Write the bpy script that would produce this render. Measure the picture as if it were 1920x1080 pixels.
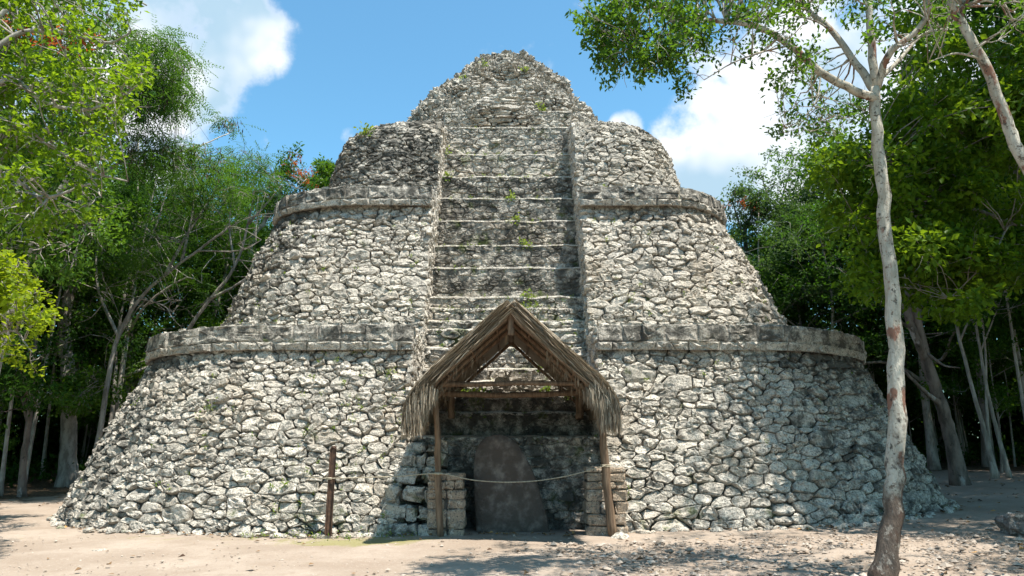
import bpy, math, random
import numpy as np
from mathutils import Vector, Matrix, noise as mnoise

random.seed(7)
RNG = np.random.default_rng(7)
scene = bpy.context.scene
for _o in list(bpy.data.objects):
    bpy.data.objects.remove(_o)
COL = scene.collection

# ------------------------------------------------------------------ camera
FPX = 1350.0                                   # focal length in pixels of a 1920 wide frame
HOR = 830.0                                    # image row of the horizon
CAM_H = 1.6
PITCH = math.atan((HOR - 540.0) / FPX)
cam_data = bpy.data.cameras.new('camera')
cam_data.sensor_fit = 'HORIZONTAL'
cam_data.sensor_width = 36.0
cam_data.lens = 36.0 * FPX / 1920.0
cam_data.clip_start = 0.05
cam_data.clip_end = 2000.0
cam = bpy.data.objects.new('camera', cam_data)
COL.objects.link(cam)
cam.location = (0, 0, CAM_H)
cam.rotation_euler = (math.pi / 2 + PITCH, 0, 0)
scene.camera = cam
CP, SP = math.cos(PITCH), math.sin(PITCH)


def ray(px, py):
    u = (px - 960.0) / FPX
    v = (540.0 - py) / FPX
    return np.array([u, CP - v * SP, SP + v * CP])


def at(px, py, Y):
    """World point that lies at depth Y behind a pixel of the 1920x1080 photograph."""
    d = ray(px, py)
    t = Y / d[1]
    return np.array([d[0] * t, Y, CAM_H + d[2] * t])


def project(P):
    P = np.asarray(P, dtype=float)
    q = P - np.array([0, 0, CAM_H])
    depth = q[..., 1] * CP + q[..., 2] * SP
    up = -q[..., 1] * SP + q[..., 2] * CP
    return 960 + FPX * q[..., 0] / depth, 540 - FPX * up / depth, depth


# ------------------------------------------------------------------ sun, sky, exposure
SUN_TO = Vector((0.31, -0.22, 1.0)).normalized()      # direction towards the sun
sun_el = math.asin(SUN_TO.z)
sun_az = math.atan2(SUN_TO.x, SUN_TO.y)
sun_data = bpy.data.lights.new('sun', 'SUN')
sun_data.energy = 5.0
sun_data.angle = math.radians(0.53)
sun_data.color = (1.0, 0.95, 0.86)
sun = bpy.data.objects.new('sun', sun_data)
COL.objects.link(sun)
sun.rotation_euler = SUN_TO.to_track_quat('Z', 'Y').to_euler()
sun.location = (8, 0, 40)

world = bpy.data.worlds.new('World')
scene.world = world
world.use_nodes = True
wt = world.node_tree
wt.nodes.clear()


def wn(kind, **kw):
    n = wt.nodes.new(kind)
    for k, v in kw.items():
        setattr(n, k, v)
    return n


def wl(a, b):
    wt.links.new(a, b)


w_out = wn('ShaderNodeOutputWorld')
w_bg = wn('ShaderNodeBackground')
w_bg.inputs['Strength'].default_value = 0.076
wl(w_bg.outputs[0], w_out.inputs[0])
w_sky = wn('ShaderNodeTexSky', sky_type='NISHITA')
w_sky.sun_disc = False
w_sky.sun_elevation = sun_el
w_sky.sun_rotation = sun_az
w_sky.altitude = 20
w_sky.air_density = 1.0
w_sky.dust_density = 0.6
w_sky.ozone_density = 1.4
w_geo = wn('ShaderNodeTexCoord')
w_dir = w_geo.outputs['Generated']


def w_math(op, a, b=None, clamp=False):
    n = wn('ShaderNodeMath', operation=op)
    n.use_clamp = clamp
    for i, x in enumerate((a, b)):
        if x is None:
            continue
        if isinstance(x, (int, float)):
            n.inputs[i].default_value = x
        else:
            wl(x, n.inputs[i])
    return n.outputs[0]


def w_map(x, a, b, c=0.0, d=1.0, smooth=True):
    n = wn('ShaderNodeMapRange')
    n.interpolation_type = 'SMOOTHSTEP' if smooth else 'LINEAR'
    wl(x, n.inputs[0])
    for i, v in zip((1, 2, 3, 4), (a, b, c, d)):
        n.inputs[i].default_value = v
    return n.outputs[0]


def w_noise(scale, detail, rough, offset=(0, 0, 0)):
    m = wn('ShaderNodeVectorMath', operation='ADD')
    wl(w_dir, m.inputs[0])
    m.inputs[1].default_value = offset
    n = wn('ShaderNodeTexNoise')
    wl(m.outputs[0], n.inputs['Vector'])
    n.inputs['Scale'].default_value = scale
    n.inputs['Detail'].default_value = detail
    n.inputs['Roughness'].default_value = rough
    return n.outputs[0]


def w_blob(px, py, r_in, r_out, amp=1.0):
    """A cumulus heap: directions within r_in..r_out degrees of one direction."""
    d = ray(px, py)
    d = d / np.linalg.norm(d)
    n = wn('ShaderNodeVectorMath', operation='DOT_PRODUCT')
    wl(w_dir, n.inputs[0])
    n.inputs[1].default_value = tuple(d)
    m = w_map(n.outputs['Value'], math.cos(math.radians(r_out)), math.cos(math.radians(r_in)))
    return w_math('MULTIPLY', m, amp)


CLOUDS = [  # px, py, inner and outer radius in degrees, amount
    (400, 60, 2.5, 6.6, 1.25), (300, 120, 3, 7.5, 1.25), (470, 90, 1.0, 4.2, 1.0), (200, 60, 4, 9, 0.9),
    (345, 215, 1.0, 4.4, 0.85), (410, 235, 0.6, 2.4, 0.62), (290, 250, 2, 5.5, 0.8),
    (655, 255, 0.15, 1.25, 0.72), (500, 205, 0.1, 1.3, 0.47), (490, 262, 0.1, 1.0, 0.42),
    (1175, 240, 0.5, 2.0, 0.95), (1320, 250, 2.0, 5.6, 1.1), (1420, 300, 3, 7, 1.2), (1270, 330, 1.5, 4.9, 1.0),
    (1480, 100, 2.5, 7.5, 0.9), (1600, 220, 4, 9, 1.0), (1640, 30, 4, 10, 0.85), (1330, 130, 0.6, 3.6, 0.7),
    (1800, 160, 4, 10, 0.85), (600, 1000, 1, 6, 0.8), (60, 300, 3, 9, 0.75),
    (1400, -350, 4, 10, 0.8), (350, -420, 4, 11, 0.8),
]
acc = None
for c in CLOUDS:
    b = w_blob(*c)
    acc = b if acc is None else w_math('MAXIMUM', acc, b)
# the same scattered cumulus goes on all round the sky
generic = w_map(w_noise(2.1, 2, 0.5, (3.1, 7.7, 1.3)), 0.56, 0.72, 0.0, 0.85)
front = wn('ShaderNodeSeparateXYZ')
wl(w_dir, front.inputs[0])
acc = w_math('MAXIMUM', acc, w_math('MULTIPLY', generic, w_map(front.outputs[1], 0.8, 0.5)))
puff = w_noise(9.0, 9, 0.58, (0.4, 0.2, 0.9))
dens = w_math('ADD', acc, w_math('MULTIPLY', w_math('SUBTRACT', puff, 0.5), 3.0))
mask = w_map(dens, 0.34, 1.05)
# thin veil low over the horizon
shade = w_map(w_noise(5.0, 4, 0.5, (5.5, 1.0, 2.0)), 0.45, 0.64)
core = w_map(dens, 0.55, 1.0)
grey = w_math('MULTIPLY', shade, core)
w_cc = wn('ShaderNodeMix', data_type='RGBA')
wl(grey, w_cc.inputs['Factor'])
w_cc.inputs[6].default_value = (7.4, 7.6, 7.8, 1)
w_cc.inputs[7].default_value = (3.3, 4.7, 5.8, 1)
w_sat = wn('ShaderNodeMix', data_type='RGBA', blend_type='MULTIPLY')
w_sat.inputs['Factor'].default_value = 1.0
wl(w_sky.outputs[0], w_sat.inputs[6])
w_sat.inputs[7].default_value = (1.0, 1.60, 1.60, 1)
w_mix = wn('ShaderNodeMix', data_type='RGBA')
wl(mask, w_mix.inputs['Factor'])
wl(w_sat.outputs[2], w_mix.inputs[6])
wl(w_cc.outputs[2], w_mix.inputs[7])
wl(w_mix.outputs[2], w_bg.inputs['Color'])

scene.view_settings.view_transform = 'Standard'
scene.view_settings.look = 'None'
scene.view_settings.gamma = 1.0
scene.view_settings.use_curve_mapping = False
scene.view_settings.exposure = 1.06
scene.render.engine = 'CYCLES'
scene.cycles.max_bounces = 8
scene.cycles.transparent_max_bounces = 4
scene.cycles.use_denoising = True


# ------------------------------------------------------------------ helpers
def tag(o, label=None, cat=None, group=None, kind=None):
    if label:
        o['label'] = label
    if cat:
        o['category'] = cat
    if group:
        o['group'] = group
    if kind:
        o['kind'] = kind
    return o


def empty(name, loc=(0, 0, 0), rz=0.0):
    o = bpy.data.objects.new(name, None)
    COL.objects.link(o)
    o.location = loc
    o.rotation_euler = (0, 0, rz)
    o.empty_display_size = 0.3
    return o


def link(name, me, parent=None, loc=None):
    o = bpy.data.objects.new(name, me)
    COL.objects.link(o)
    if parent is not None:
        o.parent = parent
    if loc is not None:
        o.location = loc
    return o


def build_mesh(name, verts, faces, mat, attrs=None, smooth=False):
    """verts (n,3); faces: an (m,k) array or a list of index lists; attrs: {name: per-vertex floats}."""
    me = bpy.data.meshes.new(name)
    verts = np.asarray(verts, dtype=np.float32)
    me.vertices.add(len(verts))
    me.vertices.foreach_set('co', verts.ravel())
    if isinstance(faces, np.ndarray):
        m, k = faces.shape
        loops = faces.ravel().astype(np.int32)
        starts = (np.arange(m) * k).astype(np.int32)
        totals = np.full(m, k, dtype=np.int32)
    else:
        totals = np.array([len(f) for f in faces], dtype=np.int32)
        starts = np.concatenate(([0], np.cumsum(totals)[:-1])).astype(np.int32)
        loops = np.fromiter((i for f in faces for i in f), dtype=np.int32, count=int(totals.sum()))
    me.loops.add(len(loops))
    me.loops.foreach_set('vertex_index', loops)
    me.polygons.add(len(totals))
    me.polygons.foreach_set('loop_start', starts)
    me.polygons.foreach_set('loop_total', totals)
    me.polygons.foreach_set('use_smooth', np.full(len(totals), bool(smooth)))
    for an, vals in (attrs or {}).items():
        a = me.attributes.new(an, 'FLOAT', 'POINT')
        a.data.foreach_set('value', np.asarray(vals, dtype=np.float32))
    me.update(calc_edges=True)
    if mat is not None:
        me.materials.append(mat)
    return me


class MB:
    """Collects vertices and faces of ONE mesh object."""

    def __init__(self):
        self.v, self.f, self.n = [], [], 0
        self.a = {}

    def add(self, verts, faces, **attrs):
        verts = np.asarray(verts, dtype=float)
        for k, x in attrs.items():
            self.a.setdefault(k, []).append(np.broadcast_to(np.asarray(x, dtype=float), (len(verts),)))
        off = self.n
        self.v.append(verts)
        self.f.extend([tuple(int(i) + off for i in f) for f in faces])
        self.n += len(verts)

    def build(self, name, mat, parent=None, smooth=False):
        attrs = {k: np.concatenate(x) for k, x in self.a.items()}
        me = build_mesh(name, np.concatenate(self.v), self.f, mat, attrs, smooth)
        return link(name, me, parent)


def tube(path, radii, sides=8, cap=True, wob=0.0, rng=RNG):
    """Tapered tube along a polyline."""
    P = np.asarray(path, dtype=float)
    n = len(P)
    R = np.broadcast_to(np.asarray(radii, dtype=float), (n,))
    T = np.gradient(P, axis=0)
    T /= np.linalg.norm(T, axis=1)[:, None] + 1e-9
    ref = np.array([0.0, 1.0, 0.0]) if abs(T[0][1]) < 0.8 else np.array([1.0, 0.0, 0.0])
    V = []
    for i in range(n):
        a = ref - T[i] * np.dot(ref, T[i])
        a /= np.linalg.norm(a) + 1e-9
        b = np.cross(T[i], a)
        ref = a
        ang = np.arange(sides) / sides * 2 * math.pi
        rr = R[i] * (1 + (rng.uniform(-wob, wob, sides) if wob else 0))
        V.append(P[i] + (np.cos(ang) * rr)[:, None] * a + (np.sin(ang) * rr)[:, None] * b)
    V = np.concatenate(V)
    F = []
    for i in range(n - 1):
        for k in range(sides):
            k2 = (k + 1) % sides
            F.append((i * sides + k, i * sides + k2, (i + 1) * sides + k2, (i + 1) * sides + k))
    if cap:
        F.append(tuple(range(sides))[::-1])
        F.append(tuple((n - 1) * sides + k for k in range(sides)))
    return V, F


def spline(pts, n):
    """Catmull-Rom resampling of a polyline to n points."""
    P = np.asarray(pts, dtype=float)
    if len(P) == 2:
        t = np.linspace(0, 1, n)[:, None]
        return P[0] * (1 - t) + P[1] * t
    Q = np.vstack([2 * P[0] - P[1], P, 2 * P[-1] - P[-2]])
    out = []
    for s in np.linspace(0, len(P) - 1 - 1e-6, n):
        i = int(s)
        t = s - i
        p0, p1, p2, p3 = Q[i], Q[i + 1], Q[i + 2], Q[i + 3]
        out.append(0.5 * (2 * p1 + (p2 - p0) * t + (2 * p0 - 5 * p1 + 4 * p2 - p3) * t * t + (3 * p1 - p0 - 3 * p2 + p3) * t ** 3))
    return np.array(out)


def fbm(x, y, z=0.0, sc=1.0, oc=3):
    return mnoise.fractal(Vector((x * sc, y * sc, z * sc)), 1.0, 2.0, oc, noise_basis='PERLIN_ORIGINAL')


# ------------------------------------------------------------------ materials
class NT:
    """Small wrapper to write node trees briefly."""

    def __init__(self, name):
        self.m = bpy.data.materials.new(name)
        self.m.use_nodes = True
        self.t = self.m.node_tree
        self.t.nodes.clear()
        self.out = self.t.nodes.new('ShaderNodeOutputMaterial')
        self.pos = self.node('ShaderNodeNewGeometry').outputs['Position']
        self.obj = self.node('ShaderNodeTexCoord').outputs['Object']

    def node(self, kind, **kw):
        n = self.t.nodes.new(kind)
        for k, v in kw.items():
            setattr(n, k, v)
        return n

    def put(self, sock, x):
        if isinstance(x, (int, float)):
            sock.default_value = x
        elif isinstance(x, tuple):
            sock.default_value = x if len(x) != 3 or sock.type != 'RGBA' else x + (1,)
        else:
            self.t.links.new(x, sock)

    def attr(self, name):
        return self.node('ShaderNodeAttribute', attribute_name=name).outputs['Fac']

    def noise(self, vec, scale, detail=4, rough=0.55, stretch=None, offset=None):
        if stretch or offset:
            mp = self.node('ShaderNodeMapping')
            self.t.links.new(vec, mp.inputs[0])
            if stretch:
                mp.inputs['Scale'].default_value = stretch
            if offset:
                mp.inputs['Location'].default_value = offset
            vec = mp.outputs[0]
        n = self.node('ShaderNodeTexNoise')
        self.t.links.new(vec, n.inputs['Vector'])
        n.inputs['Scale'].default_value = scale
        n.inputs['Detail'].default_value = detail
        n.inputs['Roughness'].default_value = rough
        return n.outputs[0]

    def math(self, op, a, b=0.0, clamp=False):
        n = self.node('ShaderNodeMath', operation=op)
        n.use_clamp = clamp
        self.put(n.inputs[0], a)
        self.put(n.inputs[1], b)
        return n.outputs[0]

    def ramp(self, x, a, b, c=0.0, d=1.0):
        n = self.node('ShaderNodeMapRange')
        n.interpolation_type = 'SMOOTHSTEP'
        self.put(n.inputs[0], x)
        for i, v in zip((1, 2, 3, 4), (a, b, c, d)):
            n.inputs[i].default_value = v
        return n.outputs[0]

    def mix(self, f, a, b, blend='MIX'):
        n = self.node('ShaderNodeMix', data_type='RGBA', blend_type=blend)
        self.put(n.inputs['Factor'], f)
        self.put(n.inputs[6], a)
        self.put(n.inputs[7], b)
        return n.outputs[2]

    def bump(self, h, strength, dist, normal=None):
        n = self.node('ShaderNodeBump')
        n.inputs['Strength'].default_value = strength
        n.inputs['Distance'].default_value = dist
        self.put(n.inputs['Height'], h)
        if normal is not None:
            self.put(n.inputs['Normal'], normal)
        return n.outputs[0]

    def finish(self, color, rough=0.9, normal=None, spec=0.2, trans=None, trans_fac=0.3):
        p = self.node('ShaderNodeBsdfPrincipled')
        self.put(p.inputs['Base Color'], color)
        self.put(p.inputs['Roughness'], rough)
        self.put(p.inputs['Specular IOR Level'], spec)
        if normal is not None:
            self.put(p.inputs['Normal'], normal)
        sh = p.outputs[0]
        if trans is not None:
            tr = self.node('ShaderNodeBsdfTranslucent')
            self.put(tr.inputs['Color'], trans)
            mx = self.node('ShaderNodeMixShader')
            self.put(mx.inputs[0], trans_fac)
            self.t.links.new(sh, mx.inputs[1])
            self.t.links.new(tr.outputs[0], mx.inputs[2])
            sh = mx.outputs[0]
        self.t.links.new(sh, self.out.inputs[0])
        return self.m


def mat_limestone(name, base=(0.73, 0.66, 0.565), dark=(0.42, 0.375, 0.315)):
    """Weathered limestone: tone = the stone's own shade, grime = black lichen and painted shade on it, moss = green growth."""
    n = NT(name)
    tone, grime, moss = n.attr('tone'), n.attr('grime'), n.attr('moss')
    c = n.mix(tone, dark, base)
    warm = n.noise(n.pos, 0.9, 3, 0.5, offset=(4, 2, 7))
    c = n.mix(n.ramp(warm, 0.52, 0.72, 0, 0.5), c, (0.46, 0.37, 0.27))
    blotch = n.noise(n.pos, 5.5, 6, 0.65)
    c = n.mix(n.ramp(blotch, 0.34, 0.52, 0.65, 0.0), c, (0.15, 0.14, 0.125))
    pale = n.noise(n.pos, 9.0, 5, 0.6, offset=(9, 1, 3))
    c = n.mix(n.ramp(pale, 0.54, 0.70, 0, 0.7), c, (0.80, 0.735, 0.635))
    lich = n.noise(n.pos, 3.2, 8, 0.7, offset=(1, 8, 2))
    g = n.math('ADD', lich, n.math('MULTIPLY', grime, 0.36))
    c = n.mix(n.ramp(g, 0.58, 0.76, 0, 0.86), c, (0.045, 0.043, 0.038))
    pits = n.noise(n.pos, 38, 3, 0.6)
    c = n.mix(n.ramp(pits, 0.34, 0.47, 0.8, 0), c, (0.07, 0.065, 0.055))
    mott = n.noise(n.pos, 17, 6, 0.7, offset=(6, 2, 1))
    c = n.mix(n.ramp(mott, 0.38, 0.50, 0.5, 0), c, (0.12, 0.112, 0.095))
    mo = n.noise(n.pos, 2.2, 6, 0.65, offset=(3, 3, 3))
    mm = n.math('ADD', mo, n.math('MULTIPLY', moss, 0.35))
    c = n.mix(n.ramp(mm, 0.66, 0.80, 0, 0.75), c, (0.085, 0.11, 0.025))
    h1 = n.noise(n.pos, 11, 6, 0.68)
    h2 = n.noise(n.pos, 46, 4, 0.6)
    h = n.math('ADD', h1, n.math('MULTIPLY', h2, 0.45))
    b = n.bump(h, 1.0, 0.075)
    return n.finish(c, 0.93, b, 0.15)


def mat_simple_noise(name, c1, c2, scale=6, bump=0.5, dist=0.02, stretch=None, rough=0.9, lo=0.35, hi=0.65):
    n = NT(name)
    x = n.noise(n.obj, scale, 6, 0.6, stretch=stretch)
    c = n.mix(n.ramp(x, lo, hi), c1, c2)
    b = n.bump(n.noise(n.obj, scale * 3, 5, 0.6, stretch=stretch), bump, dist)
    return n.finish(c, rough, b, 0.2)


def mat_leaf(name, dark, light, trans, rough=0.5, spec=0.12, tf=0.45):
    n = NT(name)
    tone = n.attr('tone')
    c = n.mix(tone, dark, light)
    t = n.mix(tone, tuple(x * 0.75 for x in trans), trans)
    return n.finish(c, rough, None, spec, t, tf)


def mat_bark(name, c1, c2, c3=None, scale=5, patch=0.6, c3_amt=(0.56, 0.62), foot=0.0):
    n = NT(name)
    x = n.noise(n.obj, scale, 6, 0.65, stretch=(1, 1, 0.35))
    c = n.mix(n.ramp(x, 0.38, 0.62), c1, c2)
    if c3 is not None:
        y = n.noise(n.obj, scale * 0.55, 5, 0.6, stretch=(1, 1, 0.55), offset=(5, 5, 5))
        c = n.mix(n.ramp(y, c3_amt[0], c3_amt[1]), c, c3)
    z = n.noise(n.obj, scale * 2.2, 5, 0.7, stretch=(1, 1, 0.6), offset=(2, 9, 4))
    c = n.mix(n.ramp(z, patch, patch + 0.1, 0, 0.85), c, (0.035, 0.03, 0.025))
    if foot:      # damp dark bark with algae towards the root
        sep = n.node('ShaderNodeSeparateXYZ')
        n.t.links.new(n.obj, sep.inputs[0])
        q = n.math('SUBTRACT', n.noise(n.obj, 3.0, 6, 0.7, offset=(8, 3, 1)), n.math('MULTIPLY', sep.outputs[2], foot))
        c = n.mix(n.ramp(q, 0.16, 0.33, 0, 0.92), c, (0.075, 0.052, 0.040))
        pl = n.noise(n.obj, 7.0, 6, 0.75, stretch=(1, 1, 0.8), offset=(1, 4, 8))
        c = n.mix(n.ramp(pl, 0.56, 0.63, 0, 0.6), c, (0.36, 0.32, 0.27))
        kn = n.noise(n.obj, 9, 5, 0.7, stretch=(1, 1, 1.6), offset=(3, 6, 2))
        c = n.mix(n.ramp(kn, 0.58, 0.66, 0, 0.9), c, (0.10, 0.07, 0.05))
    b = n.bump(n.noise(n.obj, scale * 5, 5, 0.6, stretch=(1, 1, 0.3)), 0.9, 0.03)
    return n.finish(c, 0.85, b, 0.2)


M = {}
M['stone'] = mat_limestone('weathered_limestone')
M['mortar'] = mat_limestone('earth_mortar', (0.13, 0.11, 0.088), (0.06, 0.052, 0.042))
M['pier'] = mat_limestone('warm_limestone', (0.50, 0.38, 0.275), (0.36, 0.27, 0.195))
M['straw'] = None
# ------------------------------------------------------------------ ground
def ground_z(x, y):
    x = np.asarray(x, dtype=float)
    y = np.asarray(y, dtype=float)
    z = 0.034 * np.clip(x - 1.5, 0, 16) * np.clip((y - 5) / 8, 0, 1)
    z = z + 0.02 * np.clip(y - 20, 0, 20) * (np.abs(x) > 6)
    z = z + 0.012 * np.sin(x * 1.3 + y * 0.7) + 0.010 * np.sin(x * 0.6 - y * 1.9 + 1.0)
    return z


def axis(lo, a, b, hi, fine, grow=1.25):
    xs = list(np.arange(a, b + 1e-6, fine))
    s, x = fine, b
    while x < hi:
        s *= grow
        x += s
        xs.append(min(x, hi))
    s, x, left = fine, a, []
    while x > lo:
        s *= grow
        x -= s
        left.append(max(x, lo))
    return np.array(left[::-1] + xs)


gx = axis(-150, -13, 16, 150, 0.10)
gy = axis(-60, 7.5, 16, 220, 0.09)
GX, GY = np.meshgrid(gx, gy)
GZ = ground_z(GX, GY)
rough_zone = np.clip((GX - 0.5) / 4, 0, 1) * np.clip((12.6 - GY) / 2, 0, 1)
for j in range(len(gy)):
    for i in range(len(gx)):
        x, y = gx[i], gy[j]
        if 6 < y < 24 and abs(x) < 17:
            GZ[j, i] += 0.030 * fbm(x, y, 0, 0.55, 3) + (0.010 + 0.045 * rough_zone[j, i]) * fbm(x, y, 3, 3.2, 3)
# leaf litter belongs to the forest floor on both sides
edge_l = np.clip((-(GX) - 12.2 - 0.25 * (20 - GY) * (GY < 20)) / 2.2, 0, 1) * np.clip((GY - 19.5) / 3, 0, 1)
edge_r = np.clip((GX - 15.5) / 3, 0, 1)
edge_b = np.clip((GY - 25) / 3, 0, 1)
litter = np.clip(edge_l + edge_r * 0.7 + edge_b, 0, 1)
near_wall = np.exp(-((np.abs(GY - 12.9)) / 0.55) ** 2) * ((GX < -1.2) & (GX > -7))
moss = np.exp(-((GX + 2.6) / 1.1) ** 2 - ((GY - 12.4) / 0.5) ** 2) + 0.35 * near_wall
clod = rough_zone
nj, ni = GX.shape
idx = np.arange(nj * ni).reshape(nj, ni)
gf = np.stack([idx[:-1, :-1].ravel(), idx[:-1, 1:].ravel(), idx[1:, 1:].ravel(), idx[1:, :-1].ravel()], axis=1)


def mat_ground():
    n = NT('packed_earth')
    lit, mo, cl = n.attr('litter'), n.attr('moss'), n.attr('clod')
    big = n.noise(n.pos, 0.7, 5, 0.6)
    c = n.mix(n.ramp(big, 0.35, 0.68), (0.265, 0.208, 0.162), (0.34, 0.278, 0.225))
    mid = n.noise(n.pos, 4.5, 6, 0.7)
    c = n.mix(n.ramp(mid, 0.50, 0.66, 0, 0.6), c, (0.26, 0.20, 0.155))
    fine = n.noise(n.pos, 24, 5, 0.7)
    c = n.mix(n.ramp(fine, 0.55, 0.68, 0, 0.55), c, (0.42, 0.365, 0.31))
    c = n.mix(n.ramp(n.noise(n.pos, 60, 3, 0.6), 0.60, 0.70, 0, 0.7), c, (0.20, 0.14, 0.10))
    m2 = n.math('ADD', n.noise(n.pos, 3, 5, 0.65, offset=(7, 7, 7)), n.math('MULTIPLY', mo, 0.4))
    c = n.mix(n.ramp(m2, 0.62, 0.85, 0, 0.7), c, (0.20, 0.19, 0.06))
    l2 = n.math('ADD', n.noise(n.pos, 2.2, 5, 0.7, offset=(2, 2, 9)), n.math('MULTIPLY', lit, 0.6))
    lc = n.mix(n.ramp(n.noise(n.pos, 14, 5, 0.7), 0.4, 0.62), (0.045, 0.032, 0.022), (0.17, 0.115, 0.07))
    c = n.mix(n.ramp(l2, 0.72, 0.92), c, lc)
    h = n.math('ADD', n.noise(n.pos, 9, 8, 0.7), n.math('MULTIPLY', n.noise(n.pos, 45, 4, 0.6), 0.4))
    b = n.bump(h, 0.8, 0.035)
    return n.finish(c, 0.95, b, 0.1)


M['ground'] = mat_ground()
me = build_mesh('ground', np.stack([GX.ravel(), GY.ravel(), GZ.ravel()], axis=1), gf, M['ground'],
                {'litter': litter.ravel(), 'moss': moss.ravel(), 'clod': clod.ravel()}, smooth=True)
ground = tag(link('ground', me), kind='structure')


# ------------------------------------------------------------------ masonry: cells of a weighted Voronoi diagram
def clip_poly(poly, nx, ny, d):
    """Keep the part of a polygon with nx*x + ny*y <= d."""
    out = []
    m = len(poly)
    for i in range(m):
        a = poly[i]
        b = poly[(i + 1) % m]
        da = nx * a[0] + ny * a[1] - d
        db = nx * b[0] + ny * b[1] - d
        if da <= 0:
            out.append(a)
        if (da < 0 < db) or (db < 0 < da):
            t = da / (da - db)
            out.append((a[0] + (b[0] - a[0]) * t, a[1] + (b[1] - a[1]) * t))
    return out


def course_points(u0, u1, v0, v1, hfun, aspect=(1.05, 2.6), wave=0.04, big=0.0, rng=RNG):
    """Seeds of stones in uneven courses: (u, v, radius)."""
    pts = []
    v = v0
    ph = rng.uniform(0, 6, 3)
    while v < v1 - 0.02:
        h = hfun((v - v0) / (v1 - v0)) * rng.uniform(0.6, 1.4)
        if v + h > v1 - 0.05:
            h = v1 - v
        u = u0 - rng.uniform(0, 0.3)
        while u < u1:
            w = h * rng.uniform(*aspect)
            r = 0.5 * h
            hh = h
            if rng.random() < big:
                w *= 1.6
                r *= rng.uniform(1.5, 2.1)
            uc = u + w / 2
            vc = v + h / 2 + wave * math.sin(uc * 1.7 + ph[0]) + 0.5 * wave * math.sin(uc * 3.9 + v + ph[1]) + rng.normal(0, 0.20 * h)
            if u0 < uc < u1:
                pts.append((uc, min(max(vc, v0 + 0.02), v1 - 0.02), r * rng.uniform(0.75, 1.15)))
            if rng.random() < 0.32:          # chink stones between the larger ones
                cu, cv = u + rng.normal(0, 0.03), v + rng.uniform(0, h)
                if u0 < cu < u1 and v0 < cv < v1:
                    pts.append((cu, cv, r * 0.35))
            u += w
        v += h
    return np.array(pts)


def voronoi(pts, rect, squash=0.5):
    """Cells of the power diagram of pts, in a metric that makes cells wider than high, clipped to rect."""
    P = pts[:, :2] * np.array([squash, 1.0])
    W = pts[:, 2] ** 2 * 0.8
    n = len(P)
    K = min(22, n - 1)
    cells = []
    u0, u1, v0, v1 = rect
    order = np.argsort(P[:, 0])
    xs = P[order, 0]
    for i in range(n):
        lo = np.searchsorted(xs, P[i, 0] - 0.9)
        hi = np.searchsorted(xs, P[i, 0] + 0.9)
        cand = order[lo:hi]
        d = (P[cand, 0] - P[i, 0]) ** 2 + (P[cand, 1] - P[i, 1]) ** 2
        near = cand[np.argsort(d)[1:K + 1]]
        x, y = P[i]
        s = 0.75
        poly = [(max(x - s, u0 * squash), max(y - s, v0)), (min(x + s, u1 * squash), max(y - s, v0)),
                (min(x + s, u1 * squash), min(y + s, v1)), (max(x - s, u0 * squash), min(y + s, v1))]
        ni2 = x * x + y * y - W[i]
        for j in near:
            nx, ny = 2 * (P[j, 0] - x), 2 * (P[j, 1] - y)
            dd = (P[j, 0] ** 2 + P[j, 1] ** 2 - W[j]) - ni2
            poly = clip_poly(poly, nx, ny, dd)
            if len(poly) < 3:
                break
        if len(poly) >= 3:
            q = np.array(poly)
            q[:, 0] /= squash
            cells.append(q)
    return cells


def resample(poly, n, round_=2):
    P = poly
    for _ in range(round_):
        Q = np.roll(P, -1, axis=0)
        P = np.stack([P * 0.78 + Q * 0.22, P * 0.22 + Q * 0.78], axis=1).reshape(-1, 2)
    Q = np.vstack([P, P[:1]])
    seg = np.linalg.norm(np.diff(Q, axis=0), axis=1)
    cum = np.concatenate(([0], np.cumsum(seg)))
    t = np.linspace(0, cum[-1], n, endpoint=False)
    return np.stack([np.interp(t, cum, Q[:, 0]), np.interp(t, cum, Q[:, 1])], axis=1)


def corner_ring(poly, n):
    """Points round a polygon that keep its corners: n points, the longest edges split."""
    P = [tuple(p) for p in poly]
    Q = []
    for i, p in enumerate(P):                      # drop corners that almost coincide
        if not Q or math.hypot(p[0] - Q[-1][0], p[1] - Q[-1][1]) > 0.018:
            Q.append(p)
    while len(Q) > n:
        Q.pop(int(np.argmin([math.hypot(Q[i][0] - Q[i - 1][0], Q[i][1] - Q[i - 1][1]) for i in range(len(Q))])))
    while len(Q) < n:
        m = len(Q)
        i = int(np.argmax([math.hypot(Q[(k + 1) % m][0] - Q[k][0], Q[(k + 1) % m][1] - Q[k][1]) for k in range(m)]))
        a, b = Q[i], Q[(i + 1) % m]
        Q.insert(i + 1, ((a[0] + b[0]) / 2, (a[1] + b[1]) / 2))
    return np.array(Q)


STONES = []            # every stone laid on the pyramid: (verts, faces, tone, grime, moss)
N_RING = 10


def stone_faces(n=N_RING, rings=4):
    F = []
    for r in range(rings - 1):
        for k in range(n):
            k2 = (k + 1) % n
            F.append((r * n + k, r * n + k2, (r + 1) * n + k2, (r + 1) * n + k))
    c = rings * n
    for k in range(n):
        F.append(((rings - 1) * n + k, (rings - 1) * n + (k + 1) % n, c))
    return F


SF = stone_faces()


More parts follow.
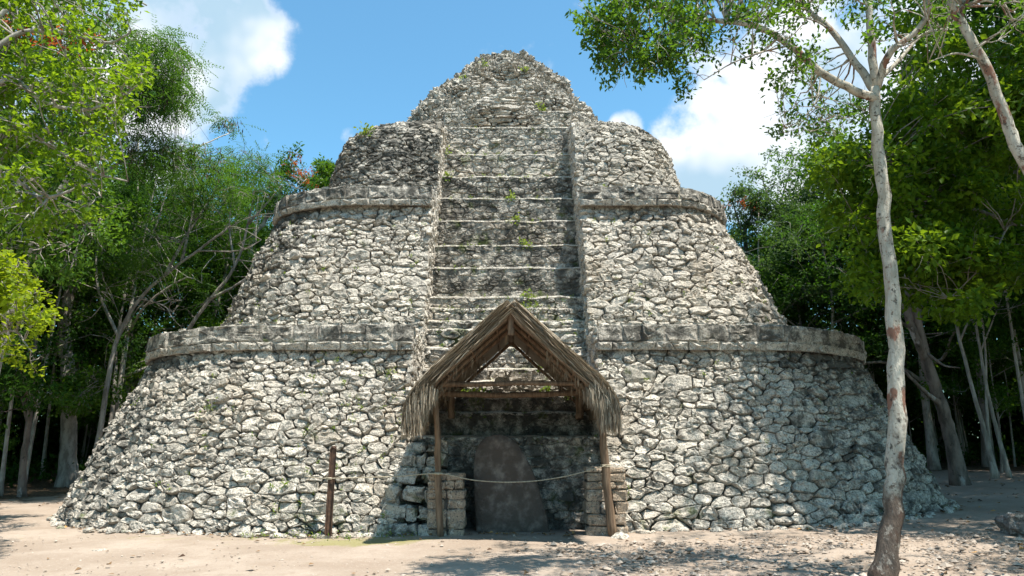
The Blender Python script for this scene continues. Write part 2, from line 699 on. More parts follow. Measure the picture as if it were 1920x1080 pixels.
def lay(cells, fmap, gap=0.007, bulge=(0.02, 0.075), tilt=0.2, grime=0.0, moss=0.0, keep=None, tone=(0.15, 1.0), minsize=0.035, round_=1, rng=RNG, into=None):
    """One stone per cell: a lens-like block with rough edges standing proud of the wall core."""
    into = STONES if into is None else into
    for c in cells:
        cen = c.mean(axis=0)
        ext = c.max(axis=0) - c.min(axis=0)
        sz = min(ext)
        if sz < minsize:
            continue
        if keep is not None and not keep(cen):
            continue
        q = resample(c, N_RING, 1) if (round_ and rng.random() < 0.5) else corner_ring(c, N_RING)
        cen = q.mean(axis=0)
        d = q - cen
        dist = np.linalg.norm(d, axis=1)
        f = np.clip(1 - gap * rng.uniform(0.5, 1.6) / (dist + 1e-6), 0.5, 1)[:, None]
        q = cen + d * f * rng.uniform(0.93, 1.03, (N_RING, 1))
        d = q - cen
        hb = rng.uniform(*bulge) * min(1.25, 0.45 + sz / 0.22)
        tv = rng.normal(0, tilt)
        tu = rng.normal(0, tilt * 0.8)
        rings = [(1.0, -0.07), (1.0, hb * 0.48), (0.88, hb * 0.92), (0.55, hb)]
        UV, H = [], []
        for s, h in rings:
            p = cen + d * s
            if s < 1:
                p = p + rng.normal(0, 0.010, p.shape)
            UV.append(p)
            e = d * s
            hh = np.full(N_RING, h)
            if h > 0:
                hh = hh + e[:, 0] * tu + e[:, 1] * tv + rng.normal(0, hb * 0.22, N_RING)
            H.append(hh)
        UV.append(cen[None])
        H.append(np.array([hb * rng.uniform(0.85, 1.15)]))
        UV = np.concatenate(UV)
        H = np.concatenate(H)
        P, Nn = fmap(UV[:, 0], UV[:, 1])
        V = P + Nn * H[:, None]
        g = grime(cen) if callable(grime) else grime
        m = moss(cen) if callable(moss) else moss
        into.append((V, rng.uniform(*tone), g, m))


def finite_normal(fp):
    """Wrap a position function (u, v) -> P so that it also returns outward normals."""
    def g(u, v):
        e = 0.02
        P = fp(u, v)
        A = fp(u + e, v) - fp(u - e, v)
        B = fp(u, v + e) - fp(u, v - e)
        Nn = np.cross(A, B)
        Nn /= np.linalg.norm(Nn, axis=1)[:, None] + 1e-9
        return P, Nn
    return g


# ------------------------------------------------------------------ the pyramid
PX0 = -0.14            # its middle line
SW = 1.90              # half width of the stairway recess
pyramid = empty('stone_pyramid', (PX0, 18.5, 0))
tag(pyramid, 'grey limestone step pyramid with rounded tiers and rubble summit', 'pyramid')


class Tier:
    """A storey with a rounded plan. prof: rows of (z, front Y, half width, corner radius)."""

    def __init__(self, prof, side=6.0, lean=(0.0, 0.0)):
        self.p = np.array(prof, dtype=float)
        z = self.p[:, 0]
        mid = self.p[len(self.p) // 2]
        dz = np.diff(self.p[:, 0])
        dy = np.diff(self.p[:, 1])
        self.v = np.concatenate(([0], np.cumsum(np.hypot(dz, dy))))
        self.vmax = self.v[-1]
        self.LA = mid[2] - mid[3]
        self.LB = mid[3] * math.pi / 2
        self.side = side
        self.lean = lean       # how much narrower the right half is at foot and top
        self.umax = self.LA + self.LB + side

    def params(self, v):
        return [np.interp(v, self.v, self.p[:, k]) for k in range(4)]

    def __call__(self, u, v):
        u = np.asarray(u, dtype=float)
        v = np.asarray(v, dtype=float)
        z, yf, w, r = self.params(v)
        over = np.clip(v - self.vmax, 0, None)
        under = np.clip(v, None, 0)
        z = z + over + under
        s = np.sign(u)
        a = np.abs(u)
        L = w - r
        fa = np.clip((a - SW) / (self.LA - SW), None, 1.0)
        x = np.where(a < SW, a, SW + fa * (L - SW))
        y = yf.copy() if isinstance(yf, np.ndarray) else np.full_like(u, yf)
        b = np.clip((a - self.LA) / self.LB, 0, 1)
        ang = b * math.pi / 2
        x = np.where(a > self.LA, L + r * np.sin(ang), x)
        y = np.where(a > self.LA, yf + r - r * np.cos(ang), y)
        y = y + np.clip(a - self.LA - self.LB, 0, None)
        # slow unevenness of an old wall
        wob = 0.035 * np.sin(u * 0.9 + z * 1.7) + 0.03 * np.sin(u * 2.1 - z * 1.1 + 2)
        k = 1 - np.where(s > 0, 1, 0) * np.clip((a - SW) / 2, 0, 1) * np.interp(v, [0, self.vmax], self.lean)
        return np.stack([PX0 + s * x * k, y + wob * np.cos(ang), z], axis=-1)


T1 = Tier([(-0.15, 13.33, 10.35, 5.4), (0.0, 13.4, 10.25, 5.35), (0.9, 13.76, 9.9, 5.05), (2.0, 14.2, 9.5, 4.75), (3.5, 14.82, 8.82, 4.28)], side=9)
T2 = Tier([(3.85, 16.2, 7.82, 3.25), (4.4, 16.42, 7.55, 3.1), (5.5, 16.8, 7.16, 2.8), (6.6, 17.18, 6.75, 2.5), (7.5, 17.55, 6.36, 2.3)], side=6, lean=(0.0, 0.065))
T3 = Tier([(7.7, 18.4, 5.62, 2.6), (8.4, 18.55, 5.52, 2.55), (9.0, 18.70, 5.40, 2.45), (9.9, 18.95, 5.18, 2.2), (10.3, 19.15, 5.0, 1.95), (10.66, 19.5, 4.66, 1.65), (10.9, 20.0, 4.15, 1.35), (11.0, 20.7, 3.5, 1.0)], side=4, lean=(0.03, 0.045))
C1 = Tier([(3.46, 14.70, 8.94, 4.40), (3.62, 14.66, 8.98, 4.44), (3.95, 14.68, 8.96, 4.42)], side=9)
C2 = Tier([(7.46, 17.36, 6.50, 2.5), (7.62, 17.32, 6.54, 2.54), (7.92, 17.34, 6.52, 2.52)], side=6, lean=(0.065, 0.065))


def both_sides(t):
    return [(-t.umax, -SW), (SW, t.umax)]


def core_sheet(mb, t, depth=0.03, du=0.35, dv=0.35):
    """Wall core behind the stones, both halves."""
    f = finite_normal(t)
    for (u0, u1) in both_sides(t):
        us = np.linspace(u0, u1, max(2, int((u1 - u0) / du)))
        vs = np.linspace(0, t.vmax, max(2, int(t.vmax / dv)))
        U, Vv = np.meshgrid(us, vs)
        P, Nn = f(U.ravel(), Vv.ravel())
        P = P - Nn * depth
        nj, ni = U.shape
        I = np.arange(nj * ni).reshape(nj, ni)
        F = np.stack([I[:-1, :-1].ravel(), I[:-1, 1:].ravel(), I[1:, 1:].ravel(), I[1:, :-1].ravel()], axis=1)
        mb.add(P, F, tone=0.5, grime=0.4, moss=0.3)


def cap_sheet(mb, ta, va, tb, vb, da=0.0):
    """Flat ledge from the top of one tier to the foot of the next."""
    for s in (-1, 1):
        n = 48
        ua = np.linspace(SW, ta.umax, n) * s
        ub = np.linspace(SW, tb.umax, n) * s
        A = ta(ua, np.full(n, va))
        B = tb(ub, np.full(n, vb))
        A[:, 2] -= da
        B[:, 2] = A[:, 2] + 0.02
        rows = [A, A * 0.67 + B * 0.33, A * 0.33 + B * 0.67, B]
        V = np.concatenate(rows)
        V[:, 2] += RNG.normal(0, 0.012, len(V))
        F = []
        for r in range(3):
            for k in range(n - 1):
                q = (r * n + k, r * n + k + 1, (r + 1) * n + k + 1, (r + 1) * n + k)
                F.append(q if s > 0 else q[::-1])
        mb.add(V, F, tone=0.7, grime=0.2, moss=0.4)


def back_sheet(mb, t):
    vs = np.linspace(0, t.vmax, 6)
    A = t(np.full(6, -t.umax), vs)
    B = t(np.full(6, t.umax), vs)
    V = np.concatenate([A, B])
    mb.add(V, [(k, k + 1, 6 + k + 1, 6 + k) for k in range(5)], tone=0.5, grime=0.4, moss=0.3)


def tier_part(name, t, extra=None):
    mb = MB()
    core_sheet(mb, t)
    back_sheet(mb, t)
    if extra:
        extra(mb)
    o = mb.build(name, M['mortar'])
    o.parent = pyramid
    o.matrix_parent_inverse = pyramid.matrix_basis.inverted()
    return o


PINV = Matrix.Translation((-PX0, -18.5, 0))


def adopt(o, parent=None):
    o.parent = pyramid if parent is None else parent
    o.matrix_parent_inverse = PINV if parent is None else parent.matrix_basis.inverted()
    return o


tier_part('lower_terrace', T1)
tier_part('middle_terrace', T2)
tier_part('upper_terrace', T3)
for nm, t, nxt in (('lower_cornice', C1, T2), ('middle_cornice', C2, T3)):
    mb = MB()
    core_sheet(mb, t, -0.03, 0.14, 0.06)
    mb.v[0] += RNG.normal(0, 0.008, mb.v[0].shape)
    mb.v[1] += RNG.normal(0, 0.008, mb.v[1].shape)
    cap_sheet(mb, t, t.vmax, nxt, 0.0, 0.03)
    cap_sheet(mb, t, 0.0, nxt, 0.0, -0.04)
    adopt(mb.build(nm, M['stone']))

# --- stones of the tiers
def rect_of(t, half):
    u0, u1 = (-t.umax, -SW) if half < 0 else (SW, t.umax)
    return u0, u1


VIEW_U = {id(T1): 17.0, id(T2): 12.5, id(T3): 8.5, id(C1): 16.0, id(C2): 12.0}


def clad(t, hfun, grime, moss, big=0.0, **kw):
    f = finite_normal(t)
    lim = min(t.umax, VIEW_U[id(t)])
    for half in (-1, 1):
        u0, u1 = (-lim, -SW + 0.02) if half < 0 else (SW - 0.02, lim)
        pts = course_points(u0, u1, -0.02, t.vmax, hfun, big=big, wave=kw.pop('wave', 0.05) if 'wave' in kw else 0.05)
        cells = voronoi(pts, (u0, u1, -0.02, t.vmax + 0.02))
        lay(cells, f, grime=grime, moss=moss, **kw)


clad(T1, lambda f: 0.195 - 0.06 * f, lambda c: 0.05 + 0.38 * (c[0] < -7.5 + RNG.normal(0, 0.7)) + 0.35 * (c[0] > 6.0) + 0.25 * (c[1] > 3.5),  # left flank: lichen plus its shade painted in; right end and top darkened too
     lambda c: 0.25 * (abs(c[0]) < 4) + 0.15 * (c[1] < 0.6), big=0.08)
clad(T2, lambda f: 0.165 - 0.02 * f, lambda c: 0.05 + 0.45 * (c[0] < -5.6 + RNG.normal(0, 0.6)) + 0.2 * (c[1] > 3.2), 0.05, big=0.05)  # left end darker by lichen and painted side shade; top darker too


def clad3():
    f = finite_normal(T3)
    for half in (-1, 1):
        u0, u1 = (-8.5, -SW + 0.02) if half < 0 else (SW - 0.02, 8.5)
        pts = course_points(u0, u1, 0, T3.vmax, lambda q: 0.135, aspect=(1.5, 3.2), wave=0.03)
        lay(voronoi(pts, (u0, u1, 0, T3.vmax + 0.02), 0.5), f, grime=0.55 if half < 0 else 0.22, moss=0.0, bulge=(0.03, 0.07), tone=(0.1, 0.85))  # left half darker: lichen plus painted shade of the side off the sun


clad3()


# cornice bands: a taller dark course over a thin pale projecting one
def clad_cornice(t, split, limit, grime):
    f = finite_normal(t)
    for half in (-1, 1):
        u0, u1 = (-limit, -SW + 0.02) if half < 0 else (SW - 0.02, limit)
        pts, pts2 = [], []
        u = u0
        while u < u1:
            w = RNG.uniform(0.25, 0.95)
            pts.append((u + w / 2, split * (0.5 + RNG.uniform(-0.2, 0.2)), 0.1))
            if RNG.random() < 0.3:
                pts.append((u + w * 0.6, split * 0.85, 0.07))
            u += w
        u = u0
        while u < u1:
            w = RNG.uniform(0.25, 0.95)
            if RNG.random() < 0.35:
                pts2.append((u + w / 2, split + (t.vmax - split) * 0.25, 0.1))
                pts2.append((u + w / 2, split + (t.vmax - split) * 0.75, 0.1))
            else:
                pts2.append((u + w / 2, (split + t.vmax) / 2, 0.1))
            u += w
        lay(voronoi(np.array(pts), (u0, u1, 0, split), 1.0), f, gap=0.003, bulge=(0.045, 0.075), tilt=0.06, grime=0.05, tone=(0.3, 0.9), round_=0)
        lay(voronoi(np.array(pts2), (u0, u1, split, t.vmax + 0.03), 1.0), f, gap=0.003, bulge=(0.034, 0.056), tilt=0.07, grime=grime, tone=(0.2, 0.7), round_=0)
        # broken capping stones along the edge
        u = u0
        cap = []
        while u < u1:
            w = RNG.uniform(0.12, 0.34)
            h = RNG.uniform(0.03, 0.09)
            if RNG.random() < 0.75:
                cap.append(np.array([(u, t.vmax - 0.02), (u + w * 0.9, t.vmax - 0.02), (u + w * 0.85, t.vmax + h), (u + w * 0.05, t.vmax + h)]))
            u += w
        lay(cap, f, gap=0.004, bulge=(-0.05, 0.02), tilt=0.3, grime=0.0, tone=(0.6, 1.0), minsize=0.02)


clad_cornice(C1, 0.17, 16.0, 0.45)
clad_cornice(C2, 0.16, 12.0, 0.5)

# --- stairway: (image row of the tread's edge, half width) read against the slope of the stair
def stair_hit(py):
    d = ray(945, py)
    # Y = 14.35 + 0.575 z
    t = (14.35 + 0.575 * CAM_H) / (d[1] - 0.575 * d[2])
    return CAM_H + d[2] * t, d[1] * t


ROWS = [818, 772, 741, 714, 690, 650, 616, 600, 577, 555, 500, 458, 412, 370, 330, 288, 238, 208]
steps = []
zprev, yprev = -0.1, 14.3
for k, py in enumerate(ROWS):
    z, y = stair_hit(py)
    if k == 0:
        y = 14.35
    steps.append((zprev, z, y))
    zprev = z
STEP_TOP = {}


def step_grime_shade(i):
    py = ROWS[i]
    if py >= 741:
        return 0.55  # risers under the roof: interior shade painted in as darker stone
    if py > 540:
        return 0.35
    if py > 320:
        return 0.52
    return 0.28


for i, (z0, z1, y) in enumerate(steps):
    y_next = steps[i + 1][2] if i + 1 < len(steps) else y + 1.2
    hw = SW + 0.12
    x_off = 0.0
    if ROWS[i] in (600, 616, 577):
        hw = SW + 0.34
    nx = 64
    xs = np.linspace(PX0 - hw, PX0 + hw, nx)
    mb = MB()
    prof = [(y + 0.06, z0 - 0.12), (y + 0.0, z0 + 0.02), (y - 0.01, (z0 + z1) / 2), (y - 0.015, z1 - 0.07), (y - 0.05, z1 - 0.062), (y - 0.04, z1 - 0.025), (y + 0.05, z1), (y + (y_next - y) * 0.5, z1 + 0.01), (y_next + 0.3, z1 + 0.02)]
    V = []
    for x in xs:
        for k, (yy, zz) in enumerate(prof):
            a = 0.04 * fbm(x, zz, y, 1.7, 3)
            b = 0.03 * fbm(x, 0.3 * yy, z1 + 9, 2.3, 4) - 0.03 * max(0, fbm(x, 1.0, z1 * 3, 1.1, 2)) * (k < 7)
            V.append((x, yy + a, zz + (b if k >= 3 else 0)))
    m = len(prof)
    F = [(c * m + k, (c + 1) * m + k, (c + 1) * m + k + 1, c * m + k + 1) for c in range(nx - 1) for k in range(m - 1)]
    F.append(tuple(range(m))[::-1])
    F.append(tuple((nx - 1) * m + k for k in range(m)))
    mb.add(V, F, tone=np.tile(np.array([RNG.uniform(0.3, 0.7)] * 4 + [0.75] * 5), nx), grime=np.tile(np.array([step_grime_shade(i)] * 4 + [-0.05] * 5), nx), moss=0.35 if ROWS[i] > 330 else 0.1)  # pale nosings: sunlit step edges painted into the tone
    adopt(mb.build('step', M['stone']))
    STEP_TOP[ROWS[i]] = (z1, y)
    # riser masonry
    h = z1 - z0
    low = ROWS[i]

    def riser(u, v, y=y):
        u = np.asarray(u, dtype=float)
        v = np.asarray(v, dtype=float)
        return np.stack([u, np.full_like(u, y - 0.005), v], axis=-1)

    rough = low >= 577 or low <= 240
    size = 0.19
    ztop = z1 - (0.05 if not rough else 0.02)
    pts = course_points(PX0 - hw + 0.02, PX0 + hw - 0.02, z0, ztop, lambda f, h=h: min(size, h * 0.95), aspect=(1.1, 2.4), wave=0.02)
    if low <= 330:
        bl, tn, gp = (0.03, 0.06), (0.2, 0.9), 0.010
    elif rough:
        bl, tn, gp = (0.03, 0.085), (0.1, 0.9), 0.014
    else:
        bl, tn, gp = (0.014, 0.045), (0.0, 0.9), 0.007
    lay(voronoi(pts, (PX0 - hw + 0.02, PX0 + hw - 0.02, z0, ztop)), finite_normal(riser), gap=gp, bulge=bl, tilt=0.06, grime=step_grime_shade(i), moss=0.3, tone=tn)

# --- cheek walls at both sides of the stairway
def cheek(s, t, zlo, zhi):
    """Inner face of a terrace end: x constant, from the stair line to the terrace front."""
    def pos(u, v):
        u = np.asarray(u, dtype=float)
        v = np.asarray(v, dtype=float)
        return np.stack([np.full_like(u, PX0 + s * SW), u, v], axis=-1)

    def pos_n(u, v):
        P = pos(u, v)
        Nn = np.zeros_like(P)
        Nn[:, 0] = -s
        return P, Nn

    def front(z):
        return np.interp(z, t.p[:, 0], t.p[:, 1])

    ymin, ymax = front(zlo), 14.6 + 0.575 * zhi + 0.9
    pts = course_points(ymin, ymax, zlo, zhi, lambda f: 0.17, aspect=(1.0, 2.0), wave=0.03)
    cells = voronoi(pts, (ymin, ymax, zlo, zhi))
    lay(cells, pos_n, bulge=(0.015, 0.05), tilt=0.1, grime=0.0, moss=0.15, tone=(0.4, 1.0),
        keep=lambda c: c[0] > front(c[1]) + 0.06 and c[0] < 14.35 + 0.575 * c[1] + 0.7)
    mb = MB()
    zs = np.linspace(zlo, zhi, 8)
    A = np.array([(PX0 + s * (SW + 0.03), front(z) + 0.03, z) for z in zs])
    B = np.array([(PX0 + s * (SW + 0.03), 14.35 + 0.575 * z + 1.1, z) for z in zs])
    n = len(zs)
    F = [(k, n + k, n + k + 1, k + 1) for k in range(n - 1)]
    mb.add(np.concatenate([A, B]), F, tone=0.5, grime=0.2, moss=0.3)
    adopt(mb.build('cheek_wall', M['mortar']))


for s in (-1, 1):
    cheek(s, T1, 0.0, 3.5)
    cheek(s, C1, 3.46, 3.95)
    cheek(s, T2, 3.85, 7.5)
    cheek(s, C2, 7.46, 7.92)
    cheek(s, T3, 7.8, 10.7)

# stepped return of the stair foot at the left of the shrine, mossy big blocks
# --- the ruined summit: a heap of rubble
SUM = np.array([  # z, half width left, half width right, front Y
    (10.5, 3.3, 3.15, 20.95), (11.0, 3.35, 3.15, 21.02), (11.8, 3.28, 3.05, 21.22), (12.3, 3.1, 2.8, 21.35), (13.0, 2.7, 2.3, 21.7), (13.7, 1.85, 1.85, 22.05), (14.3, 1.27, 1.27, 22.4), (14.75, 0.92, 0.72, 22.7)])
SUM_V = np.concatenate(([0], np.cumsum(np.hypot(np.diff(SUM[:, 0]), np.diff(SUM[:, 3])))))


def summit(u, v):
    """u: angle-like from -1 (left side) over 0 (front) to 1 (right side)."""
    u = np.asarray(u, dtype=float) / 4.0
    v = np.asarray(v, dtype=float)
    z = np.interp(v, SUM_V, SUM[:, 0]) + np.clip(v - SUM_V[-1], 0, None) * 0.4
    hl = np.interp(v, SUM_V, SUM[:, 1])
    hr = np.interp(v, SUM_V, SUM[:, 2])
    yf = np.interp(v, SUM_V, SUM[:, 3])
    hw = np.where(u < 0, hl, hr)
    ang = u * math.pi * 0.5 * 1.25
    k = 0.72
    sx = np.sign(np.sin(ang)) * np.abs(np.sin(ang)) ** k
    cy = np.sign(np.cos(ang)) * np.abs(np.cos(ang)) ** k
    dep = 0.42 * (hl + hr) * 0.5 + 0.35
    lump = 0.06 * np.sin(u * 17 + z * 2.3) + 0.06 * np.sin(u * 9 - z * 3.1 + 1) + 0.04 * np.sin(z * 6.0 + u * 4)
    x = PX0 - 0.02 + (hw + lump) * sx
    y = yf + dep - (dep + lump) * cy
    return np.stack([x, y, z], axis=-1)


fs = finite_normal(summit)
pts = course_points(-4, 4, 0, SUM_V[-1], lambda f: 0.128, aspect=(1.0, 1.9), wave=0.05, big=0.02)
lay(voronoi(pts, (-4, 4, 0, SUM_V[-1]), 0.75), fs, gap=0.01, bulge=(0.04, 0.12), tilt=0.4, grime=0.18, tone=(0.15, 0.9))
mb = MB()
us = np.linspace(-4, 4, 40)
vs = np.linspace(0, SUM_V[-1], 24)
U, Vv = np.meshgrid(us, vs)
P, Nn = fs(U.ravel(), Vv.ravel())
P = P - Nn * 0.03
I = np.arange(U.size).reshape(U.shape)
F = np.stack([I[:-1, :-1].ravel(), I[:-1, 1:].ravel(), I[1:, 1:].ravel(), I[1:, :-1].ravel()], axis=1).tolist()
F += [tuple(I[-1, ::-1])[::-1]]
F += [(I[k, 0], I[k + 1, 0], I[k + 1, -1], I[k, -1]) for k in range(len(vs) - 1)]
mb.add(P, F, tone=0.4, grime=0.4, moss=0.1)
adopt(mb.build('rubble_summit', M['mortar']))


def loose_stone(c, r, rng=RNG, flat=0.7):
    """A free lying stone as rings like the laid ones, closed below."""
    n = N_RING
    ang = np.arange(n) / n * 2 * math.pi
    rr = r * rng.uniform(0.75, 1.2, n)
    ex, ey = rng.uniform(0.75, 1.3), rng.uniform(0.75, 1.2)
    rot = rng.uniform(0, 6.28)
    V = []
    for s, h in ((0.7, -0.5), (1.0, -0.05), (0.85, 0.5), (0.45, 0.85)):
        x = np.cos(ang) * rr * s * ex + rng.normal(0, r * 0.05, n)
        y = np.sin(ang) * rr * s * ey + rng.normal(0, r * 0.05, n)
        zz = np.full(n, h * r * flat) + rng.normal(0, r * 0.08, n)
        V.append(np.stack([x * math.cos(rot) - y * math.sin(rot), x * math.sin(rot) + y * math.cos(rot), zz], axis=1))
    V.append(np.array([[0, 0, 0.9 * r * flat]]))
    return np.concatenate(V) + np.asarray(c)


# loose blocks on top of the summit and along its foot
for k in range(46):
    u = RNG.uniform(-4, 4)
    p = summit(np.array([u]), np.array([SUM_V[-1] - abs(RNG.normal(0, 0.10))]))[0]
    q = np.array([PX0 - 0.05, 23.2, p[2] + 0.03])
    p = p + (q - p) * RNG.uniform(0.15, 0.9)
    p[2] = 14.74 + RNG.uniform(-0.05, 0.10)
    STONES.append((loose_stone(p, RNG.uniform(0.08, 0.17)), RNG.uniform(0.1, 0.6), 0.45, 0.0))
for s in (-1, 1):
    for k in range(150):
        x = PX0 + s * RNG.uniform(SW, 3.1)
        y = RNG.uniform(20.1, 21.2)
        STONES.append((loose_stone((x, y, 10.72 + (y - 20.1) * 0.35 + RNG.uniform(-0.1, 0.08)), RNG.uniform(0.07, 0.16)), RNG.uniform(0.2, 0.9), 0.25, 0.0))
# rubble on the ledges, at the foot of the middle and upper terrace
for t, c, n in ((T2, C1, 150), (T3, C2, 90)):
    for k in range(n):
        u = RNG.choice([-1, 1]) * RNG.uniform(SW, VIEW_U[id(t)] * 0.8)
        p = t(np.array([u]), np.array([0.0]))[0]
        p[2] = c.p[-1, 0] + RNG.uniform(0.0, 0.1)
        p[1] -= RNG.uniform(0.0, 0.5)
        STONES.append((loose_stone(p, RNG.uniform(0.06, 0.13)), RNG.uniform(0.4, 1.0), 0.0, 0.2))
# small stones along the foot of the wall
for k in range(170):
    u = RNG.choice([-1, 1]) * RNG.uniform(SW + 0.4, 12.5)
    p = T1(np.array([u]), np.array([0.12]))[0]
    p[2] = float(ground_z(p[0], p[1])) + 0.015
    p[1] -= RNG.uniform(0.02, 0.28)
    STONES.append((loose_stone(p, RNG.uniform(0.03, 0.10)), RNG.uniform(0.3, 1.0), 0.1, 0.3))


# --- the 300 stones that show largest become parts, the others one joined part
def finish_stones():
    size = []
    for V, tn, g, m in STONES:
        px, py, dp = project(V[:4 * N_RING])
        nrm = np.cross(V[N_RING * 2 + 3] - V[N_RING * 2], V[N_RING * 2 + 6] - V[N_RING * 2 + 3])
        c = V.mean(axis=0) - np.array([0, 0, CAM_H])
        facing = abs(np.dot(nrm, c)) / (np.linalg.norm(nrm) * np.linalg.norm(c) + 1e-9)
        inside = (dp.min() > 0) and 0 < px.mean() < 1920 and 0 < py.mean() < 1080
        hid = 760 < px.mean() < 1160 and py.mean() > 700
        size.append((px.max() - px.min()) * (py.max() - py.min()) * facing * inside * (0.0 if hid else 1.0))
    order = np.argsort(-np.array(size))
    top = set(order[:300].tolist())
    mb_v, mb_f, tones, grime_shades, mosses, off = [], [], [], [], [], 0
    sf4 = np.array([f for f in SF if len(f) == 4])
    sf3 = np.array([f for f in SF if len(f) == 3])
    sf3 = np.hstack([sf3, sf3[:, :1]])
    faces_q = SF
    fl = []
    for i, (V, tn, g, m) in enumerate(STONES):
        if i in top:
            c = V.mean(axis=0)
            n = len(V)
            me = build_mesh('stone', V - c, SF, M['stone'], {'tone': np.full(n, tn), 'grime': np.full(n, g), 'moss': np.full(n, m)})
            o = link('stone', me, pyramid)
            o.location = tuple(c - np.array([PX0, 18.5, 0]))
        else:
            mb_v.append(V)
            n = len(V)
            fl.append(off)
            tones.append(np.full(n, tn)); grime_shades.append(np.full(n, g)); mosses.append(np.full(n, m))
            off += n
    F = [tuple(k + o for k in f) for o in fl for f in SF]
    me = build_mesh('small_stones', np.concatenate(mb_v), F, M['stone'],
                    {'tone': np.concatenate(tones), 'grime': np.concatenate(grime_shades), 'moss': np.concatenate(mosses)})
    o = adopt(link('small_stones', me))
    tag(o, kind='stuff')
    print('stones', len(STONES))


finish_stones()
# ------------------------------------------------------------------ materials of the shrine
M['pole'] = mat_simple_noise('weathered_pole', (0.23, 0.155, 0.10), (0.11, 0.07, 0.045), 3.0, 0.7, 0.015, (8, 8, 0.7), 0.8)
M['post'] = mat_simple_noise('rusty_iron', (0.050, 0.030, 0.022), (0.10, 0.055, 0.035), 14, 0.5, 0.004, None, 0.75)
M['rope'] = mat_simple_noise('fibre_rope', (0.42, 0.36, 0.27), (0.28, 0.23, 0.16), 30, 0.8, 0.005)
M['slab'] = mat_simple_noise('eroded_slab', (0.088, 0.068, 0.056), (0.23, 0.19, 0.16), 4.5, 1.0, 0.05, None, 0.95, 0.42, 0.78)


def mat_straw():
    n = NT('dry_palm_thatch')
    tone = n.attr('tone')
    c = n.mix(tone, (0.16, 0.12, 0.08), (0.52, 0.44, 0.335))
    return n.finish(c, 0.75, None, 0.25, (0.30, 0.21, 0.11), 0.12)


M['thatch'] = mat_straw()

# ------------------------------------------------------------------ thatched shelter over the stela
GY0 = 11.95                         # front edge of the roof
GY1 = 15.7                          # back edge, against the stair
ridge_f = at(958, 572, GY0)
eave_l = at(778, 800, GY0)
eave_r = at(1146, 790, GY0)
shelter = empty('thatched_shelter', (0.0, 13.2, 0))
tag(shelter, 'open gabled palm thatch shelter on rough poles over the stela', 'shelter')


def sh(o):
    o.parent = shelter
    o.matrix_parent_inverse = shelter.matrix_basis.inverted()
    return o


shelter.matrix_basis = Matrix.Translation((0.0, 13.2, 0))


PROF = {s: spline(np.array([at(a, b, GY0) for a, b in (
    [(958, 568), (925, 597), (875, 642), (825, 687), (788, 725), (768, 760), (763, 800)] if s < 0 else
    [(958, 568), (1000, 606), (1045, 647), (1090, 686), (1128, 720), (1150, 754), (1154, 793)])]), 60) for s in (-1, 1)}


def roof_at(side, t, y):
    P = PROF[side]
    x = np.interp(t, np.linspace(0, 1, 60), P[:, 0])
    z = np.interp(t, np.linspace(0, 1, 60), P[:, 2])
    return np.array([x, y, z])


def roof_normal(side, t):
    a, b = roof_at(side, max(0, t - 0.03), 0), roof_at(side, min(1, t + 0.03), 0)
    d = (b - a) / np.linalg.norm(b - a)
    n = np.array([-d[2], 0, d[0]]) * (1 if side > 0 else -1)
    return n, d


# dense body of the roof: two bent slabs
for s in (-1, 1):
    mb = MB()
    ts = np.linspace(0, 0.93, 16)
    ys = np.linspace(GY0 + 0.08, GY1, 9)
    V, F = [], []
    for k, t in enumerate(ts):
        n, d = roof_normal(s, t)
        th = 0.08 if t < 0.8 else 0.08 - 0.04 * (t - 0.8) / 0.13
        for y in ys:
            p = roof_at(s, t, y)
            w = RNG.normal(0, 0.012, 2)
            V.append(p + n * (th * 0.6 + w[0]))
            V.append(p - n * (th + w[1]))
    ny = len(ys)
    for k in range(len(ts) - 1):
        for j in range(ny - 1):
            a = (k * ny + j) * 2
            b = ((k + 1) * ny + j) * 2
            F.append((a, b, b + 2, a + 2))
            F.append((a + 1, a + 3, b + 3, b + 1))
        for j in (0, ny - 1):
            a = (k * ny + j) * 2
            b = ((k + 1) * ny + j) * 2
            F.append((a, a + 1, b + 1, b))
    k = len(ts) - 1
    for j in range(ny - 1):
        a = (k * ny + j) * 2
        F.append((a, a + 1, a + 3, a + 2))
    mb.add(V, F, tone=0.12)
    sh(mb.build('thatch_bed', M['thatch']))


def strands(n, gen, name, parent_fn):
    """Thin bent palm leaf strips, three segments each, as one mesh."""
    V, F, T = [], [], []
    for i in range(n):
        P, wdir, w, tone = gen(i)
        m = len(P)
        off = len(V)
        for k, p in enumerate(P):
            ww = w * (1 - 0.75 * (k / (m - 1)) ** 2)
            V.append(p - wdir * ww)
            V.append(p + wdir * ww)
            T += [tone, tone]
        for k in range(m - 1):
            a = off + 2 * k
            F.append((a, a + 1, a + 3, a + 2))
    me = build_mesh(name, V, np.array(F), M['thatch'], {'tone': T})
    return parent_fn(link(name, me))


